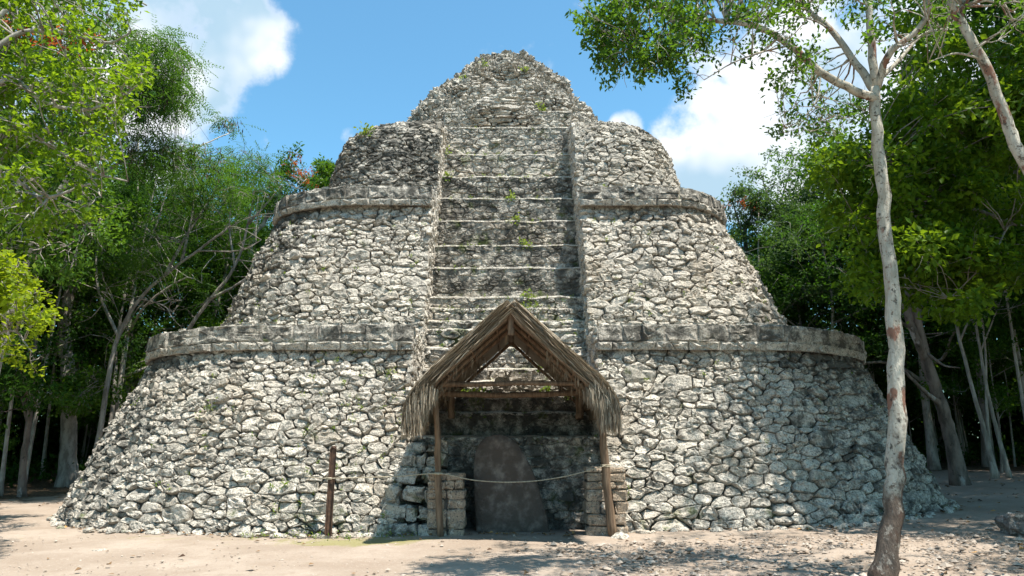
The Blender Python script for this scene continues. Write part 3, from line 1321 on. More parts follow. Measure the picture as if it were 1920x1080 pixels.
def roof_strand(i):
    s = -1 if i % 2 else 1
    t0 = RNG.uniform(-0.02, 0.93)
    y0 = RNG.uniform(GY0 - 0.02, GY1)
    if RNG.random() < 0.42:
        y0 = GY0 + abs(RNG.normal(0, 0.10)) - 0.03
    n, d = roof_normal(s, min(max(t0, 0), 1))
    L = RNG.uniform(0.25, 0.6)
    lift = RNG.uniform(0.02, 0.09)
    P = []
    dy = RNG.normal(0, 0.10) - (0.05 if y0 < GY0 + 0.1 else 0)
    side_push = RNG.uniform(-0.14, 0.09) if y0 < GY0 + 0.12 else lift + 0.03
    tt = max(t0, 0)
    p0 = roof_at(s, tt, y0) + n * side_push
    steps_ = 4
    dirv = d.copy()
    p = p0
    for k in range(steps_):
        P.append(p.copy())
        tk = min(1.0, tt + (k + 1) * L / steps_ / 3.3)
        n2, d2 = roof_normal(s, tk)
        dirv = d2 + np.array([0, dy, 0]) + np.array([0, 0, -0.10 * k * (0.5 + RNG.random())]) + n2 * RNG.normal(0.02, 0.06)
        dirv /= np.linalg.norm(dirv)
        p = p + dirv * L / steps_
    wd = np.array([0, 1.0, 0]) + RNG.normal(0, 0.35, 3)
    wd -= dirv * np.dot(wd, dirv)
    wd /= np.linalg.norm(wd)
    return P, wd, RNG.uniform(0.004, 0.011), RNG.beta(1.3, 1.4)


o = strands(11500, roof_strand, 'thatch', sh)
tag(o, kind='stuff')


def fringe_strand(i):
    s = -1 if i % 2 else 1
    t0 = RNG.uniform(0.60, 0.96)
    y0 = GY0 + abs(RNG.normal(0, 0.35)) - 0.05
    y0 = min(y0, GY1)
    n, d = roof_normal(s, t0)
    p = roof_at(s, t0, y0) + n * RNG.uniform(-0.22, 0.06)
    L = RNG.uniform(0.2, 0.42)
    P = []
    dirv = d * 0.7 + np.array([0, -0.05, -0.6])
    for k in range(4):
        P.append(p.copy())
        dirv = dirv / np.linalg.norm(dirv) * 0.6 + np.array([0, 0, -0.7]) + RNG.normal(0, 0.09, 3) + np.array([-s * 0.06, 0, 0])
        p = p + dirv / np.linalg.norm(dirv) * L / 4
    wd = RNG.normal(0, 1, 3)
    wd[2] *= 0.1
    wd /= np.linalg.norm(wd)
    return P, wd, RNG.uniform(0.004, 0.010), RNG.beta(1.3, 1.8)


o = strands(4600, fringe_strand, 'eave_fringe', sh)
tag(o, kind='stuff')


def hang_strand(i):
    """Ragged ends hanging from the underside along both inner edges."""
    s = -1 if RNG.random() < 0.45 else 1
    t0 = RNG.uniform(0.28, 0.66)
    y0 = RNG.uniform(GY0 + 0.3, GY1)
    n, d = roof_normal(s, t0)
    p = roof_at(s, t0, y0) - n * 0.14
    L = RNG.uniform(0.08, 0.22)
    P = []
    for k in range(4):
        P.append(p.copy())
        p = p + (np.array([0, 0, -1.0]) + RNG.normal(0, 0.14, 3)) * L / 3
    wd = RNG.normal(0, 1, 3)
    wd[2] *= 0.1
    wd /= np.linalg.norm(wd)
    return P, wd, RNG.uniform(0.005, 0.010), RNG.uniform(0.0, 0.5)


o = strands(380, hang_strand, 'hanging_straw', sh)
tag(o, kind='stuff')


def pole(name, pts, r0, r1, sides=9, n=14, mat='pole', parent=sh, lump=0.06):
    P = spline(np.array(pts, dtype=float), n)
    P = P + RNG.normal(0, r0 * 0.08, P.shape)
    R = np.linspace(r0, r1, n) * RNG.uniform(1 - lump, 1 + lump, n)
    V, F = tube(P, R, sides, True, 0.07)
    mb = MB()
    mb.add(V, F)
    return parent(mb.build(name, M[mat], smooth=True))


YP = 13.05
bl = at(826, 1006, YP)
tl = at(813, 728, YP - 0.1)
bl[2] = -0.05
pole('post', [bl, at(822, 900, YP), at(820, 820, YP - 0.05), tl + np.array([0, 0, 0.12])], 0.062, 0.052)
br = at(1150, 1000, YP + 0.05)
br[2] = -0.05
pole('post', [br, at(1137, 900, YP), at(1131, 820, YP - 0.05), at(1114, 722, YP - 0.1) + np.array([0, 0, 0.12])], 0.082, 0.06)
pole('post', [at(846, 785, 15.0), at(846, 730, 15.0)], 0.07, 0.065)
pole('post', [at(1087, 785, 15.0), at(1087, 730, 15.0)], 0.085, 0.08)
pole('tie_beam', [at(806, 722, YP - 0.14), at(950, 719, YP - 0.14), at(1122, 719, YP - 0.14)], 0.045, 0.042)
pole('tie_beam', [at(812, 738, 14.05), at(950, 741, 14.05), at(1120, 735, 14.05)], 0.06, 0.055)
pole('ridge_pole', [at(958, 592, GY0 + 0.06), roof_at(1, 0, GY1) - np.array([0, 0, 0.13])], 0.055, 0.05)
pole('king_post', [at(958, 578, GY0 + 0.10), at(958, 628, GY0 + 0.10)], 0.05, 0.06)
for s in (-1, 1):
    for y in (GY0 + 0.10, GY0 + 0.85, GY0 + 1.6, GY1 - 0.1):
        pts = []
        for t in (0.02, 0.25, 0.5, 0.74):
            n, d = roof_normal(s, t)
            pts.append(roof_at(s, t, y) - n * 0.135)
        pole('rafter', pts, 0.036, 0.03)
    # purlins and the layered thin ribs seen from below
    for t in (0.18, 0.34, 0.5, 0.66, 0.80):
        n, d = roof_normal(s, t)
        a = roof_at(s, t, GY0 + 0.02) - n * 0.125
        b = roof_at(s, t, GY1) - n * 0.125
        pole('purlin', [a, b], 0.022, 0.020, 6, 6)
    # gable edge: bundled ribs that follow the slope
    for k in range(7):
        pts = []
        off = 0.02 + 0.019 * k
        for t in (0.0, 0.2, 0.4, 0.6, 0.76):
            n, d = roof_normal(s, t)
            pts.append(roof_at(s, t, GY0 + 0.03 + 0.025 * k + RNG.normal(0, 0.008)) - n * (off + RNG.normal(0, 0.008)))
        pole('thatch_rib', pts, 0.016, 0.012, 5, 12)


# ------------------------------------------------------------------ the stela under the roof
stela = empty('carved_stela', (0, 13.75, 0))
tag(stela, 'worn dark brown stone stela with pointed top under the shelter', 'stela')
out_px = [(893, 998), (889, 930), (888, 880), (892, 845), (905, 824), (925, 815), (948, 816), (968, 830), (985, 855), (1002, 890), (1014, 930), (1026, 970), (1032, 998)]
YS = 13.72
OP = np.array([at(a, b, YS) for a, b in out_px])
OP[0, 2] = OP[-1, 2] = -0.05
loop = spline(OP, 40)
cx_, cz_ = loop[:, 0].mean(), loop[:, 2].mean()
V, F = [], []
layers = [(1.0, 0.24), (1.0, 0.04), (0.975, 0.0), (0.75, -0.03), (0.5, -0.04), (0.25, -0.035)]
for s_, dy in layers:
    for p in loop:
        x = cx_ + (p[0] - cx_) * s_
        z = cz_ + (p[2] - cz_) * s_
        V.append((x + 0.012 * fbm(x, z, 5, 6), YS + dy + 0.035 * fbm(x, z, dy, 3.0, 4) + 0.02 * fbm(x, z, dy, 9.0, 3), z))
m = len(loop)
for r in range(len(layers) - 1):
    for k in range(m):
        F.append((r * m + k, r * m + (k + 1) % m, (r + 1) * m + (k + 1) % m, (r + 1) * m + k))
V.append((cx_, YS - 0.04, cz_))
for k in range(m):
    F.append(((len(layers) - 1) * m + k, (len(layers) - 1) * m + (k + 1) % m, len(V) - 1))
F.append(tuple(range(m))[::-1])
mb = MB()
mb.add(V, F)
o = mb.build('slab', M['slab'], smooth=True)
o.parent = stela
stela.matrix_basis = Matrix.Translation((0, 13.75, 0))
o.matrix_parent_inverse = stela.matrix_basis.inverted()


# ------------------------------------------------------------------ two low piers built of squared blocks
def block_mesh(sx, sy, sz, rng=RNG, b=0.028, jit=0.008):
    """A squared stone with worn, rounded edges (52 triangles or so)."""
    V = []
    for (ax, ay, az) in ((1, 1, 1),):
        pass
    xs = [-sx / 2, -sx / 2 + b, sx / 2 - b, sx / 2]
    ys = [-sy / 2, -sy / 2 + b, sy / 2 - b, sy / 2]
    zs = [-sz / 2, -sz / 2 + b, sz / 2 - b, sz / 2]
    idx = {}
    for i in range(4):
        for j in range(4):
            for k in range(4):
                ext = (i in (0, 3)) + (j in (0, 3)) + (k in (0, 3))
                if ext == 0:
                    continue
                x, y, z = xs[i], ys[j], zs[k]
                if ext >= 2:
                    f = 0.35 if ext == 2 else 0.5
                    if i in (0, 3): x *= 1 - f * 2 * b / sx
                    if j in (0, 3): y *= 1 - f * 2 * b / sy
                    if k in (0, 3): z *= 1 - f * 2 * b / sz
                idx[(i, j, k)] = len(V)
                V.append(np.array([x, y, z]) + rng.normal(0, jit, 3))
    F = []
    for a in range(3):
        for b_ in range(3):
            for c in (0, 3):
                for ax in range(3):
                    def key(p, q):
                        t = [0, 0, 0]
                        t[ax] = c
                        t[(ax + 1) % 3] = p
                        t[(ax + 2) % 3] = q
                        return idx[tuple(t)]
                    f = (key(a, b_), key(a + 1, b_), key(a + 1, b_ + 1), key(a, b_ + 1))
                    F.append(f if c == 3 else f[::-1])
    return V, F


def pier(label, x0, x1, y0, y1, rows, rng=RNG):
    p = empty('stone_pier', ((x0 + x1) / 2, (y0 + y1) / 2, 0))
    tag(p, label, 'pier')
    z = -0.05
    for h, cuts in rows:
        e = [x0] + [x0 + (x1 - x0) * c for c in cuts] + [x1]
        for a, b in zip(e[:-1], e[1:]):
            V, F = block_mesh(b - a - 0.012, y1 - y0 - rng.uniform(0, 0.05), h - 0.012)
            mb = MB()
            mb.add(V, F, tone=rng.uniform(0.1, 0.9), grime=rng.uniform(-0.1, 0.12), moss=0.1)
            o = mb.build('block', M['pier'], p)
            o.location = ((a + b) / 2 - p.location.x + rng.normal(0, 0.01), rng.normal(0, 0.012), z + h / 2)
            o.rotation_euler = (rng.normal(0, 0.015), rng.normal(0, 0.02), rng.normal(0, 0.03))
        z += h
    mb = MB()
    V, F = block_mesh(x1 - x0 - 0.06, y1 - y0 - 0.08, z - 0.03)
    mb.add(V, F, tone=0.3, grime=0.4, moss=0.2)
    o = mb.build('mortar_core', M['mortar'], p)
    o.location = (0, 0.02, z / 2 - 0.03)
    return p


a, b = at(799, 1000, 13.15), at(869, 1000, 13.15)
pier('low pier of squared tan blocks left of the dark stela', a[0], b[0], 13.12, 13.6,
     [(0.18, [0.55]), (0.33, [0.52]), (0.17, [0.5]), (0.16, [0.50]), (0.15, [0.5, 0.74]), (0.14, [0.5])])
a, b = at(1100, 995, 13.2), at(1178, 995, 13.2)
pier('low pier of squared blocks right of the stela behind the thick shelter post', a[0], b[0], 13.16, 13.7,
     [(0.22, [0.6]), (0.20, [0.58]), (0.22, [0.35, 0.66]), (0.20, [0.62]), (0.14, [0.5, 0.7]), (0.15, [0.55]), (0.10, [0.4])])

# stepped, mossy foot of the stair left of the shrine, and a rough one at the right
foot = empty('stepped_masonry', (-1.9, 13.6, 0))
tag(foot, 'mossy stepped masonry of big blocks in the shade left of the left pier', 'masonry')
rows_px = [(1000, 965, 705, 800), (965, 930, 715, 802), (930, 893, 728, 802), (893, 862, 742, 800), (862, 830, 752, 812), (830, 818, 760, 880)]
z = -0.05
rz_ = [0.30, 0.30, 0.32, 0.28, 0.26, 0.24]
for k, h in enumerate(rz_):
    yk = 13.24 + 0.125 * k
    x0 = at(rows_px[k][2], 900, yk)[0]
    x1 = -1.30 + 0.02 * k
    x = x0
    while x < x1 - 0.1:
        w = min(RNG.uniform(0.15, 0.44), x1 - x)
        hk = h * RNG.uniform(0.7, 1.0)
        V, F = block_mesh(w - 0.02, 0.7, hk, RNG, min(0.06, w * 0.2), 0.018)
        V = [v + RNG.normal(0, 0.014, 3) for v in V]
        mb = MB()
        mb.add(V, F, tone=RNG.uniform(0.0, 0.6), grime=0.3, moss=0.35)
        o = mb.build('block', M['stone'], foot)
        o.location = (x + w / 2 + 1.9, yk + 0.35 - 13.6 + RNG.normal(0, 0.05), z + hk / 2)
        o.rotation_euler = (RNG.normal(0, 0.06), RNG.normal(0, 0.05), RNG.normal(0, 0.08))
        x += w
    z += h

# loose block and cap stones by the shrine
def rock(name, label, cat, c, r, mat='stone', flat=0.7, tone=0.5, grime=0.0, group=None, moss=0.0, sub=1):
    n = N_RING
    V = loose_stone((0, 0, 0), r, RNG, flat)
    F = SF + [tuple(range(n))[::-1]]
    me = build_mesh(name, V, F, M[mat], {'tone': np.full(len(V), tone), 'grime': np.full(len(V), grime), 'moss': np.full(len(V), moss)})
    o = link(name, me)
    o.location = tuple(c)
    tag(o, label, cat, group)
    return o


p = at(940, 716, 14.75)
rock('loose_stone', 'pale loose stone lying on the ledge behind the shelter tie beam', 'stone', p, 0.17, flat=0.6, tone=1.0)
p = at(1152, 876, 13.45)
rock('cap_stone', 'upright cap stone on the right pier behind the post', 'stone', p, 0.15, tone=0.7, flat=0.8)
p = at(1152, 862, 13.5)
rock('cap_stone', 'small rounded stone on top of the cap stone of the right pier', 'stone', p, 0.10, tone=0.9, flat=0.8)
p = at(1165, 1002, 13.0)
p[2] = 0.02
rock('ground_stone', 'flat pale stone at the foot of the thick right shelter post', 'stone', p, 0.17, flat=0.4, tone=0.9)
p = at(193, 1041, 11.5)
rock('ground_stone', 'flat whitish stone bedded in the bare earth at lower left', 'stone', (p[0], 11.4, float(ground_z(p[0], 11.4)) - 0.005), 0.16, flat=0.22, tone=0.5)

# ------------------------------------------------------------------ iron post and rope
post_b = at(617, 1004, 13.15)
post_t = at(621, 836, 13.15)
iron = empty('iron_post', (post_b[0], 13.15, 0))
tag(iron, 'thin rusty brown iron post standing before the left wall', 'post')
V, F = block_mesh(0.085, 0.07, post_t[2] + 0.1)
V = [np.array(v) for v in V]
mb = MB()
mb.add(V, F)
o = mb.build('shaft', M['post'], iron)
o.location = (0, 0, post_t[2] / 2 - 0.05)
o.rotation_euler = (0, 0.012, 0.5)
V, F = block_mesh(0.10, 0.012, post_t[2] - 0.05)
mb = MB()
mb.add(V, F)
o = mb.build('flange', M['post'], iron)
o.location = (0, -0.045, post_t[2] / 2)
o.rotation_euler = (0, 0.012, 0)
mb = MB()
rz0 = at(618, 897, 13.13)[2]
V, F = tube([(post_b[0] + 0.06 * math.cos(a), 13.15 + 0.06 * math.sin(a), 0) for a in np.linspace(0, 2 * math.pi, 12)], 0.012, 6)
rope_pts = [at(572, 893, 13.42), at(595, 896, 13.3), at(618, 897, 13.08)]
rope_pts += [at(700, 895, 13.04), at(760, 892, 13.0)] + [at(824, 888, YP - 0.08)]
rope_pts += [at(880, 899, 12.96), at(920, 903, 12.95), at(960, 904, 12.95), at(1010, 901, 12.95), at(1070, 891, 12.95), at(1135, 873, YP - 0.10)]
V, F = tube(spline(np.array(rope_pts), 90), 0.0105, 6)
mb = MB()
mb.add(V, F)
for (c, r) in ((at(618, 897, 13.15), 0.062), (at(822, 888, YP), 0.072), (at(1135, 873, YP), 0.085)):
    for dz in (-0.012, 0.012):
        V, F = tube([(c[0] + r * math.cos(q), c[1] + r * math.sin(q), c[2] + dz) for q in np.linspace(0, 2 * math.pi, 16)], 0.0105, 6)
        mb.add(V, F)
o = mb.build('barrier_rope', M['rope'], smooth=True)
tag(o, 'thin pale rope slung between the iron post and both shelter posts', 'rope')

# ------------------------------------------------------------------ boulder, ground stones, pebbles, fallen leaves
M['boulder'] = mat_limestone('grey_boulder', (0.36, 0.31, 0.28), (0.24, 0.20, 0.18))
bp = at(1905, 1012, 11.9)
bz = float(ground_z(bp[0], 11.9))
V, F = [], []
for r in range(15):
    th = math.pi * r / 14
    for k in range(26):
        ph = 2 * math.pi * k / 26
        d = np.array([math.sin(th) * math.cos(ph), math.sin(th) * math.sin(ph), math.cos(th)])
        e = np.sign(d) * np.abs(d) ** 0.75
        rad = 1 + 0.35 * fbm(d[0], d[1], d[2] + 4, 1.3, 2) + 0.22 * fbm(d[0], d[1], d[2], 3.4, 4)
        V.append(e * rad * np.array([0.36, 0.27, 0.23]))
for r in range(14):
    for k in range(26):
        F.append((r * 26 + k, (r + 1) * 26 + k, (r + 1) * 26 + (k + 1) % 26, r * 26 + (k + 1) % 26))
V = np.array(V)
me = build_mesh('boulder', V, F, M['boulder'], {'tone': np.full(len(V), 0.4), 'grime': np.full(len(V), 0.3), 'moss': np.full(len(V), 0.1)})
o = link('boulder', me)
o.location = (bp[0] + 0.18, 11.9, bz + 0.10)
tag(o, 'grey brown boulder on the earth at the right edge', 'boulder')


def scatter_stones(name, n, gen, mat, parent=None):
    V, F, T, off = [], [], [], 0
    base = [(0, 2, 4), (0, 4, 3), (0, 3, 5), (0, 5, 2), (1, 4, 2), (1, 3, 4), (1, 5, 3), (1, 2, 5)]
    for i in range(n):
        c, r = gen(i)
        a = RNG.uniform(0, 6.28)
        e = r * RNG.uniform(0.6, 1.2, 6)
        v = np.array([(0, 0, e[0] * 0.6), (0, 0, -e[1] * 0.5), (e[2], 0.1 * r, 0), (-e[3], 0, 0.1 * r), (0, e[4], 0.05 * r), (0.1 * r, -e[5], 0)])
        R = np.array([[math.cos(a), -math.sin(a), 0], [math.sin(a), math.cos(a), 0], [0, 0, 1]])
        V.append(v @ R.T + np.asarray(c))
        F += [tuple(k + off for k in f) for f in base]
        T += [RNG.uniform(0, 1)] * 6
        off += 6
    me = build_mesh(name, np.concatenate(V), F, mat, {'tone': T, 'grime': np.zeros(len(T)), 'moss': np.zeros(len(T))})
    return link(name, me, parent)


def pebble(i):
    if i % 5 < 3:
        x, y = RNG.uniform(0.5, 7.5), RNG.uniform(8.2, 12.4)
    else:
        x, y = RNG.uniform(-9.5, 11), RNG.uniform(8.5, 13.2)
    r = min(0.075, 0.010 + abs(RNG.exponential(0.013)))
    if x < 0:
        r *= 0.6
    return (x, y, float(ground_z(x, y)) + r * 0.25 + 0.02 * (x > 1) * (y < 12)), r


def mat_pebble():
    n = NT('earthy_pebbles')
    c = n.mix(n.attr('tone'), (0.22, 0.17, 0.13), (0.40, 0.34, 0.285))
    return n.finish(c, 0.95, n.bump(n.noise(n.pos, 40, 4, 0.6), 0.5, 0.01), 0.1)


M['pebble'] = mat_pebble()
tag(scatter_stones('pebbles', 5200, pebble, M['pebble']), kind='stuff')


def mat_litter():
    n = NT('fallen_leaves')
    t = n.attr('tone')
    c = n.mix(n.ramp(t, 0.0, 0.6), (0.07, 0.04, 0.025), (0.20, 0.12, 0.06))
    c = n.mix(n.ramp(t, 0.86, 0.92), c, (0.42, 0.24, 0.085))
    return n.finish(c, 0.8, None, 0.2)


M['litter'] = mat_litter()


def ground_leaf(V, F, T, x, y, size, tone, off):
    a = RNG.uniform(0, 6.28)
    z = float(ground_z(x, y)) + 0.022
    up = RNG.uniform(0.0, 0.5) * size
    ca, sa = math.cos(a), math.sin(a)
    for (l, w, h) in ((0, 0, 0), (0.55, 0.33, up), (1.0, 0, up * 0.3), (0.55, -0.33, up * 0.6)):
        V.append((x + size * (l * ca - w * sa), y + size * (l * sa + w * ca), z + h))
    F.append((off, off + 1, off + 2))
    F.append((off, off + 2, off + 3))
    T += [tone] * 4
    return off + 4


V, F, T, off = [], [], [], 0
for i in range(1700):
    q = i % 7
    if q < 2:
        x, y = RNG.uniform(4, 15), RNG.uniform(12.5, 24)
    elif q < 4:
        x, y = RNG.uniform(-22, -11.5), RNG.uniform(19, 30)
    elif q < 5:
        if RNG.random() < 0.6:
            continue
        x, y = RNG.uniform(1, 9), RNG.uniform(8.3, 12.8)
    else:
        u = RNG.uniform(-12, 12)
        p = T1(np.array([u]), np.array([0.12]))[0]
        x, y = p[0], p[1] - abs(RNG.normal(0.05, 0.16))
    if q == 6 and RNG.random() < 0.5:
        x, y = RNG.uniform(-9, 4), RNG.uniform(9, 13)
        if RNG.random() < 0.6:
            continue
    off = ground_leaf(V, F, T, x, y, RNG.uniform(0.05, 0.12), RNG.random(), off)
me = build_mesh('leaf_litter', V, np.array(F), M['litter'], {'tone': T})
tag(link('leaf_litter', me), kind='stuff')

for (px, py, Y, size, label) in ((1283, 993, 13.15, 0.24, 'yellow fallen leaf beside the foot of the right wall'),
                                 (473, 1064, 10.75, 0.22, 'ochre fallen leaf on the bare earth at lower left of the shelter'),):
    p = at(px, py, Y)
    V, F, T = [], [], []
    ground_leaf(V, F, T, 0, 0, size, 0.97, 0)
    V = [(a, b, c - float(ground_z(0, 0))) for a, b, c in V]
    me = build_mesh('fallen_leaf', V, np.array(F), M['litter'], {'tone': T})
    d_ = ray(px, py)
    t_ = -(CAM_H - 0.02) / d_[2]
    o = link('fallen_leaf', me)
    o.location = (d_[0] * t_, d_[1] * t_, float(ground_z(d_[0] * t_, d_[1] * t_)))
    tag(o, label, 'leaf')
# ------------------------------------------------------------------ vegetation
M['leaf_dark'] = mat_leaf('forest_leaf', (0.012, 0.042, 0.008), (0.050, 0.110, 0.016), (0.07, 0.17, 0.012))
M['leaf_mid'] = mat_leaf('feathery_leaf', (0.018, 0.058, 0.010), (0.062, 0.125, 0.018), (0.10, 0.21, 0.015))
M['leaf_bright'] = mat_leaf('bright_leaf', (0.045, 0.105, 0.008), (0.14, 0.22, 0.014), (0.28, 0.42, 0.012), tf=0.5)
M['leaf_sunlit'] = mat_leaf('sunlit_leaf', (0.09, 0.15, 0.008), (0.19, 0.25, 0.014), (0.42, 0.52, 0.014), tf=0.5)
M['leaf_large'] = mat_leaf('large_leaf', (0.020, 0.066, 0.006), (0.12, 0.20, 0.013), (0.25, 0.38, 0.012), tf=0.40)
M['leaf_gloss'] = mat_leaf('glossy_leaf', (0.016, 0.060, 0.008), (0.075, 0.145, 0.014), (0.14, 0.27, 0.014), 0.4, 0.2)
M['leaf_far'] = mat_leaf('far_leaf', (0.035, 0.070, 0.028), (0.08, 0.13, 0.045), (0.10, 0.18, 0.03))
M['weed'] = mat_leaf('weed_leaf', (0.09, 0.16, 0.02), (0.19, 0.26, 0.04), (0.30, 0.38, 0.04))
M['blossom'] = mat_leaf('orange_blossom', (0.24, 0.045, 0.015), (0.38, 0.09, 0.03), (0.5, 0.12, 0.03))
M['pod'] = mat_leaf('seed_pod', (0.035, 0.02, 0.012), (0.07, 0.04, 0.02), (0.05, 0.03, 0.01), 0.6, 0.2, 0.1)
M['bark_pale'] = mat_bark('mottled_pale_bark', (0.50, 0.46, 0.385), (0.33, 0.295, 0.24), (0.22, 0.115, 0.08), 7.0, 0.555, (0.555, 0.61), 0.20)
M['bark_grey'] = mat_bark('grey_bark', (0.33, 0.30, 0.26), (0.17, 0.145, 0.12), None, 5, 0.6)
M['bark_brown'] = mat_bark('brown_bark', (0.21, 0.165, 0.135), (0.10, 0.08, 0.065), (0.34, 0.31, 0.28), 4, 0.58, (0.58, 0.64))
M['bark_white'] = mat_bark('whitish_bark', (0.40, 0.365, 0.31), (0.23, 0.205, 0.175), None, 6, 0.64)


def unit(a):
    return a / (np.linalg.norm(a, axis=-1, keepdims=True) + 1e-9)


def leaf_quads(C, A, Nn, L, W, fold=0.12):
    """One quad per leaf: base, side, tip, side."""
    A = unit(A)
    Nn = unit(Nn - A * np.sum(A * Nn, axis=1, keepdims=True))
    S = np.cross(A, Nn)
    L = np.asarray(L)[:, None]
    W = np.asarray(W)[:, None]
    f = Nn * (fold * W)
    V = np.stack([C, C + A * L * 0.5 + S * W * 0.5 + f, C + A * L, C + A * L * 0.5 - S * W * 0.5 + f], axis=1)
    return V.reshape(-1, 3)


def broad_leaves(rng, cen, rad, n, L, W, flat=0.75, droop=0.25):
    """n leaves grouped in sprigs inside a flattened ball."""
    k = max(1, n // 7)
    d = unit(rng.normal(0, 1, (k, 3))) * (rng.random((k, 1)) ** 0.45) * rad
    d[:, 2] *= flat
    sp = np.repeat(d, 7, axis=0)
    out = unit(sp + rng.normal(0, 0.6 * rad, sp.shape))
    jit = rng.normal(0, 0.55 * L, sp.shape)
    C = cen + sp + jit
    A = out * 0.7 + rng.normal(0, 0.6, sp.shape) + np.array([0, 0, -droop])
    Nn = np.array([0, 0, 1.0]) + rng.normal(0, 0.55, sp.shape)
    m = len(C)
    Ls = L * rng.uniform(0.6, 1.25, m)
    Ws = W * rng.uniform(0.7, 1.2, m)
    sprig_tone = np.repeat(rng.uniform(0.0, 0.75, k), 7)
    tone = np.clip(sprig_tone + rng.uniform(-0.1, 0.3, m), 0, 1)
    return leaf_quads(C, A, Nn, Ls, Ws), np.repeat(tone, 4)


def feather_leaves(rng, cen, rad, n, L, W, flat=0.6, droop=0.35):
    """Pinnate fronds: a row of narrow leaflets on both sides of a hidden rib."""
    per = 12
    k = max(1, n // per)
    d = unit(rng.normal(0, 1, (k, 3))) * (rng.random((k, 1)) ** 0.45) * rad
    d[:, 2] *= flat
    ax = unit(d * np.array([1, 1, 0.3]) + rng.normal(0, 0.35 * rad, d.shape) + np.array([0, 0, -droop * rad]))
    up = unit(np.array([0, 0, 1.0]) + rng.normal(0, 0.3, d.shape))
    sd = np.cross(ax, up)
    Vs, T = [], []
    tone = rng.uniform(0.0, 0.9, k)
    fl = 5.0 * L * rng.uniform(0.7, 1.2, k)[:, None]
    for j in range(per // 2):
        t = (j + 0.5) / (per // 2)
        base = cen + d + ax * fl * t + np.array([0, 0, -0.12]) * fl * t * t
        for s in (-1, 1):
            A = sd * s + ax * 0.55 + rng.normal(0, 0.12, d.shape) + np.array([0, 0, -0.15])
            size = L * (1.15 - 0.5 * abs(t - 0.4))
            Vs.append(leaf_quads(base, A, up, np.full(k, size), np.full(k, W)))
            T.append(np.repeat(np.clip(tone + rng.uniform(-0.08, 0.08, k), 0, 1), 4))
    return np.concatenate(Vs), np.concatenate(T)


def crown_mesh(name, parts, mat, mats=None):
    V = np.concatenate([p[0] for p in parts])
    T = np.concatenate([p[1] for p in parts])
    F = np.arange(len(V), dtype=np.int32).reshape(-1, 4)
    return build_mesh(name, V, F, mat, {'tone': T})


def bend(a, b, rng, sag=0.12, n=7):
    a, b = np.asarray(a, float), np.asarray(b, float)
    L = np.linalg.norm(b - a)
    mid1 = a * 0.66 + b * 0.34 + rng.normal(0, sag * L * 0.5, 3) + np.array([0, 0, sag * L * 0.5])
    mid2 = a * 0.33 + b * 0.67 + rng.normal(0, sag * L * 0.5, 3) + np.array([0, 0, sag * L * 0.4])
    return spline([a, mid1, mid2, b], n)


def generic_tree(seed, H, R, crown_lo, kind, n_leaf, L, W, bark, leafmat, r0, n_limb=8, lean=0.4, clump=0.75, bare=0):
    """Trunk mesh (with limbs and branches) and crown mesh of one tree, foot at the origin."""
    rng = np.random.default_rng(seed)
    top = np.array([rng.normal(0, lean), rng.normal(0, lean), H * 0.93])
    path = spline([(0, 0, -0.3), (rng.normal(0, 0.12), rng.normal(0, 0.12), H * 0.3), (top[0] * 0.6 + rng.normal(0, 0.2), top[1] * 0.6 + rng.normal(0, 0.2), H * 0.62), top], 16)
    mb = MB()
    rad = r0 * (1 - 0.85 * np.linspace(0, 1, 16))
    rad[0] *= 1.45
    rad[1] *= 1.12
    V, F = tube(path, rad, 8, True, 0.06, rng)
    mb.add(V, F)
    tips = []
    for k in range(n_limb):
        f = crown_lo + (0.96 - crown_lo) * (k + rng.random()) / n_limb
        i = f * 15
        p = path[int(i)] * (1 - i % 1) + path[min(15, int(i) + 1)] * (i % 1)
        a = k * 2.4 + rng.uniform(-0.5, 0.5)
        prof = math.sin(math.pi * min(1, 0.22 + 0.78 * (f - crown_lo) / (1 - crown_lo) * 0.95)) ** 0.6
        reach = R * prof * rng.uniform(0.7, 1.1)
        e = p + np.array([math.cos(a) * reach, math.sin(a) * reach, rng.uniform(0.15, 0.55) * reach + 0.3])
        e[2] = min(e[2], H)
        b = bend(p, e, rng, 0.14, 8)
        rr = r0 * (1 - 0.8 * f) * 0.6
        V, F = tube(b, np.linspace(rr, rr * 0.25, 8), 6, True, 0, rng)
        mb.add(V, F)
        tips.append((e, 1.0))
        for j in range(4):
            q = b[rng.integers(3, 8)]
            ee = q + rng.normal(0, 0.42 * reach, 3) * np.array([1, 1, 0.55]) + np.array([0, 0, 0.18 * reach])
            V, F = tube(bend(q, ee, rng, 0.16, 5), np.linspace(rr * 0.35, rr * 0.1, 5), 5, True, 0, rng)
            mb.add(V, F)
            tips.append((ee, rng.uniform(0.6, 1.0)))
            for _ in range(bare):
                e3 = ee + rng.normal(0, 0.5, 3)
                V, F = tube(bend(ee, e3, rng, 0.2, 4), np.linspace(rr * 0.12, 0.006, 4), 4, True, 0, rng)
                mb.add(V, F)
    tips.append((top + np.array([0, 0, 0.4]), 1.0))
    me_t = build_mesh('trunk', np.concatenate(mb.v), mb.f, M[bark], None, True)
    parts = []
    tot = sum(w for _, w in tips)
    fn = feather_leaves if kind == 'feather' else broad_leaves
    for e, w in tips:
        n = int(n_leaf * w / tot)
        parts.append(fn(rng, e, clump * R * 0.42 * rng.uniform(0.7, 1.25), max(12, n), L, W))
    me_c = crown_mesh('crown', parts, M[leafmat])
    return me_t, me_c


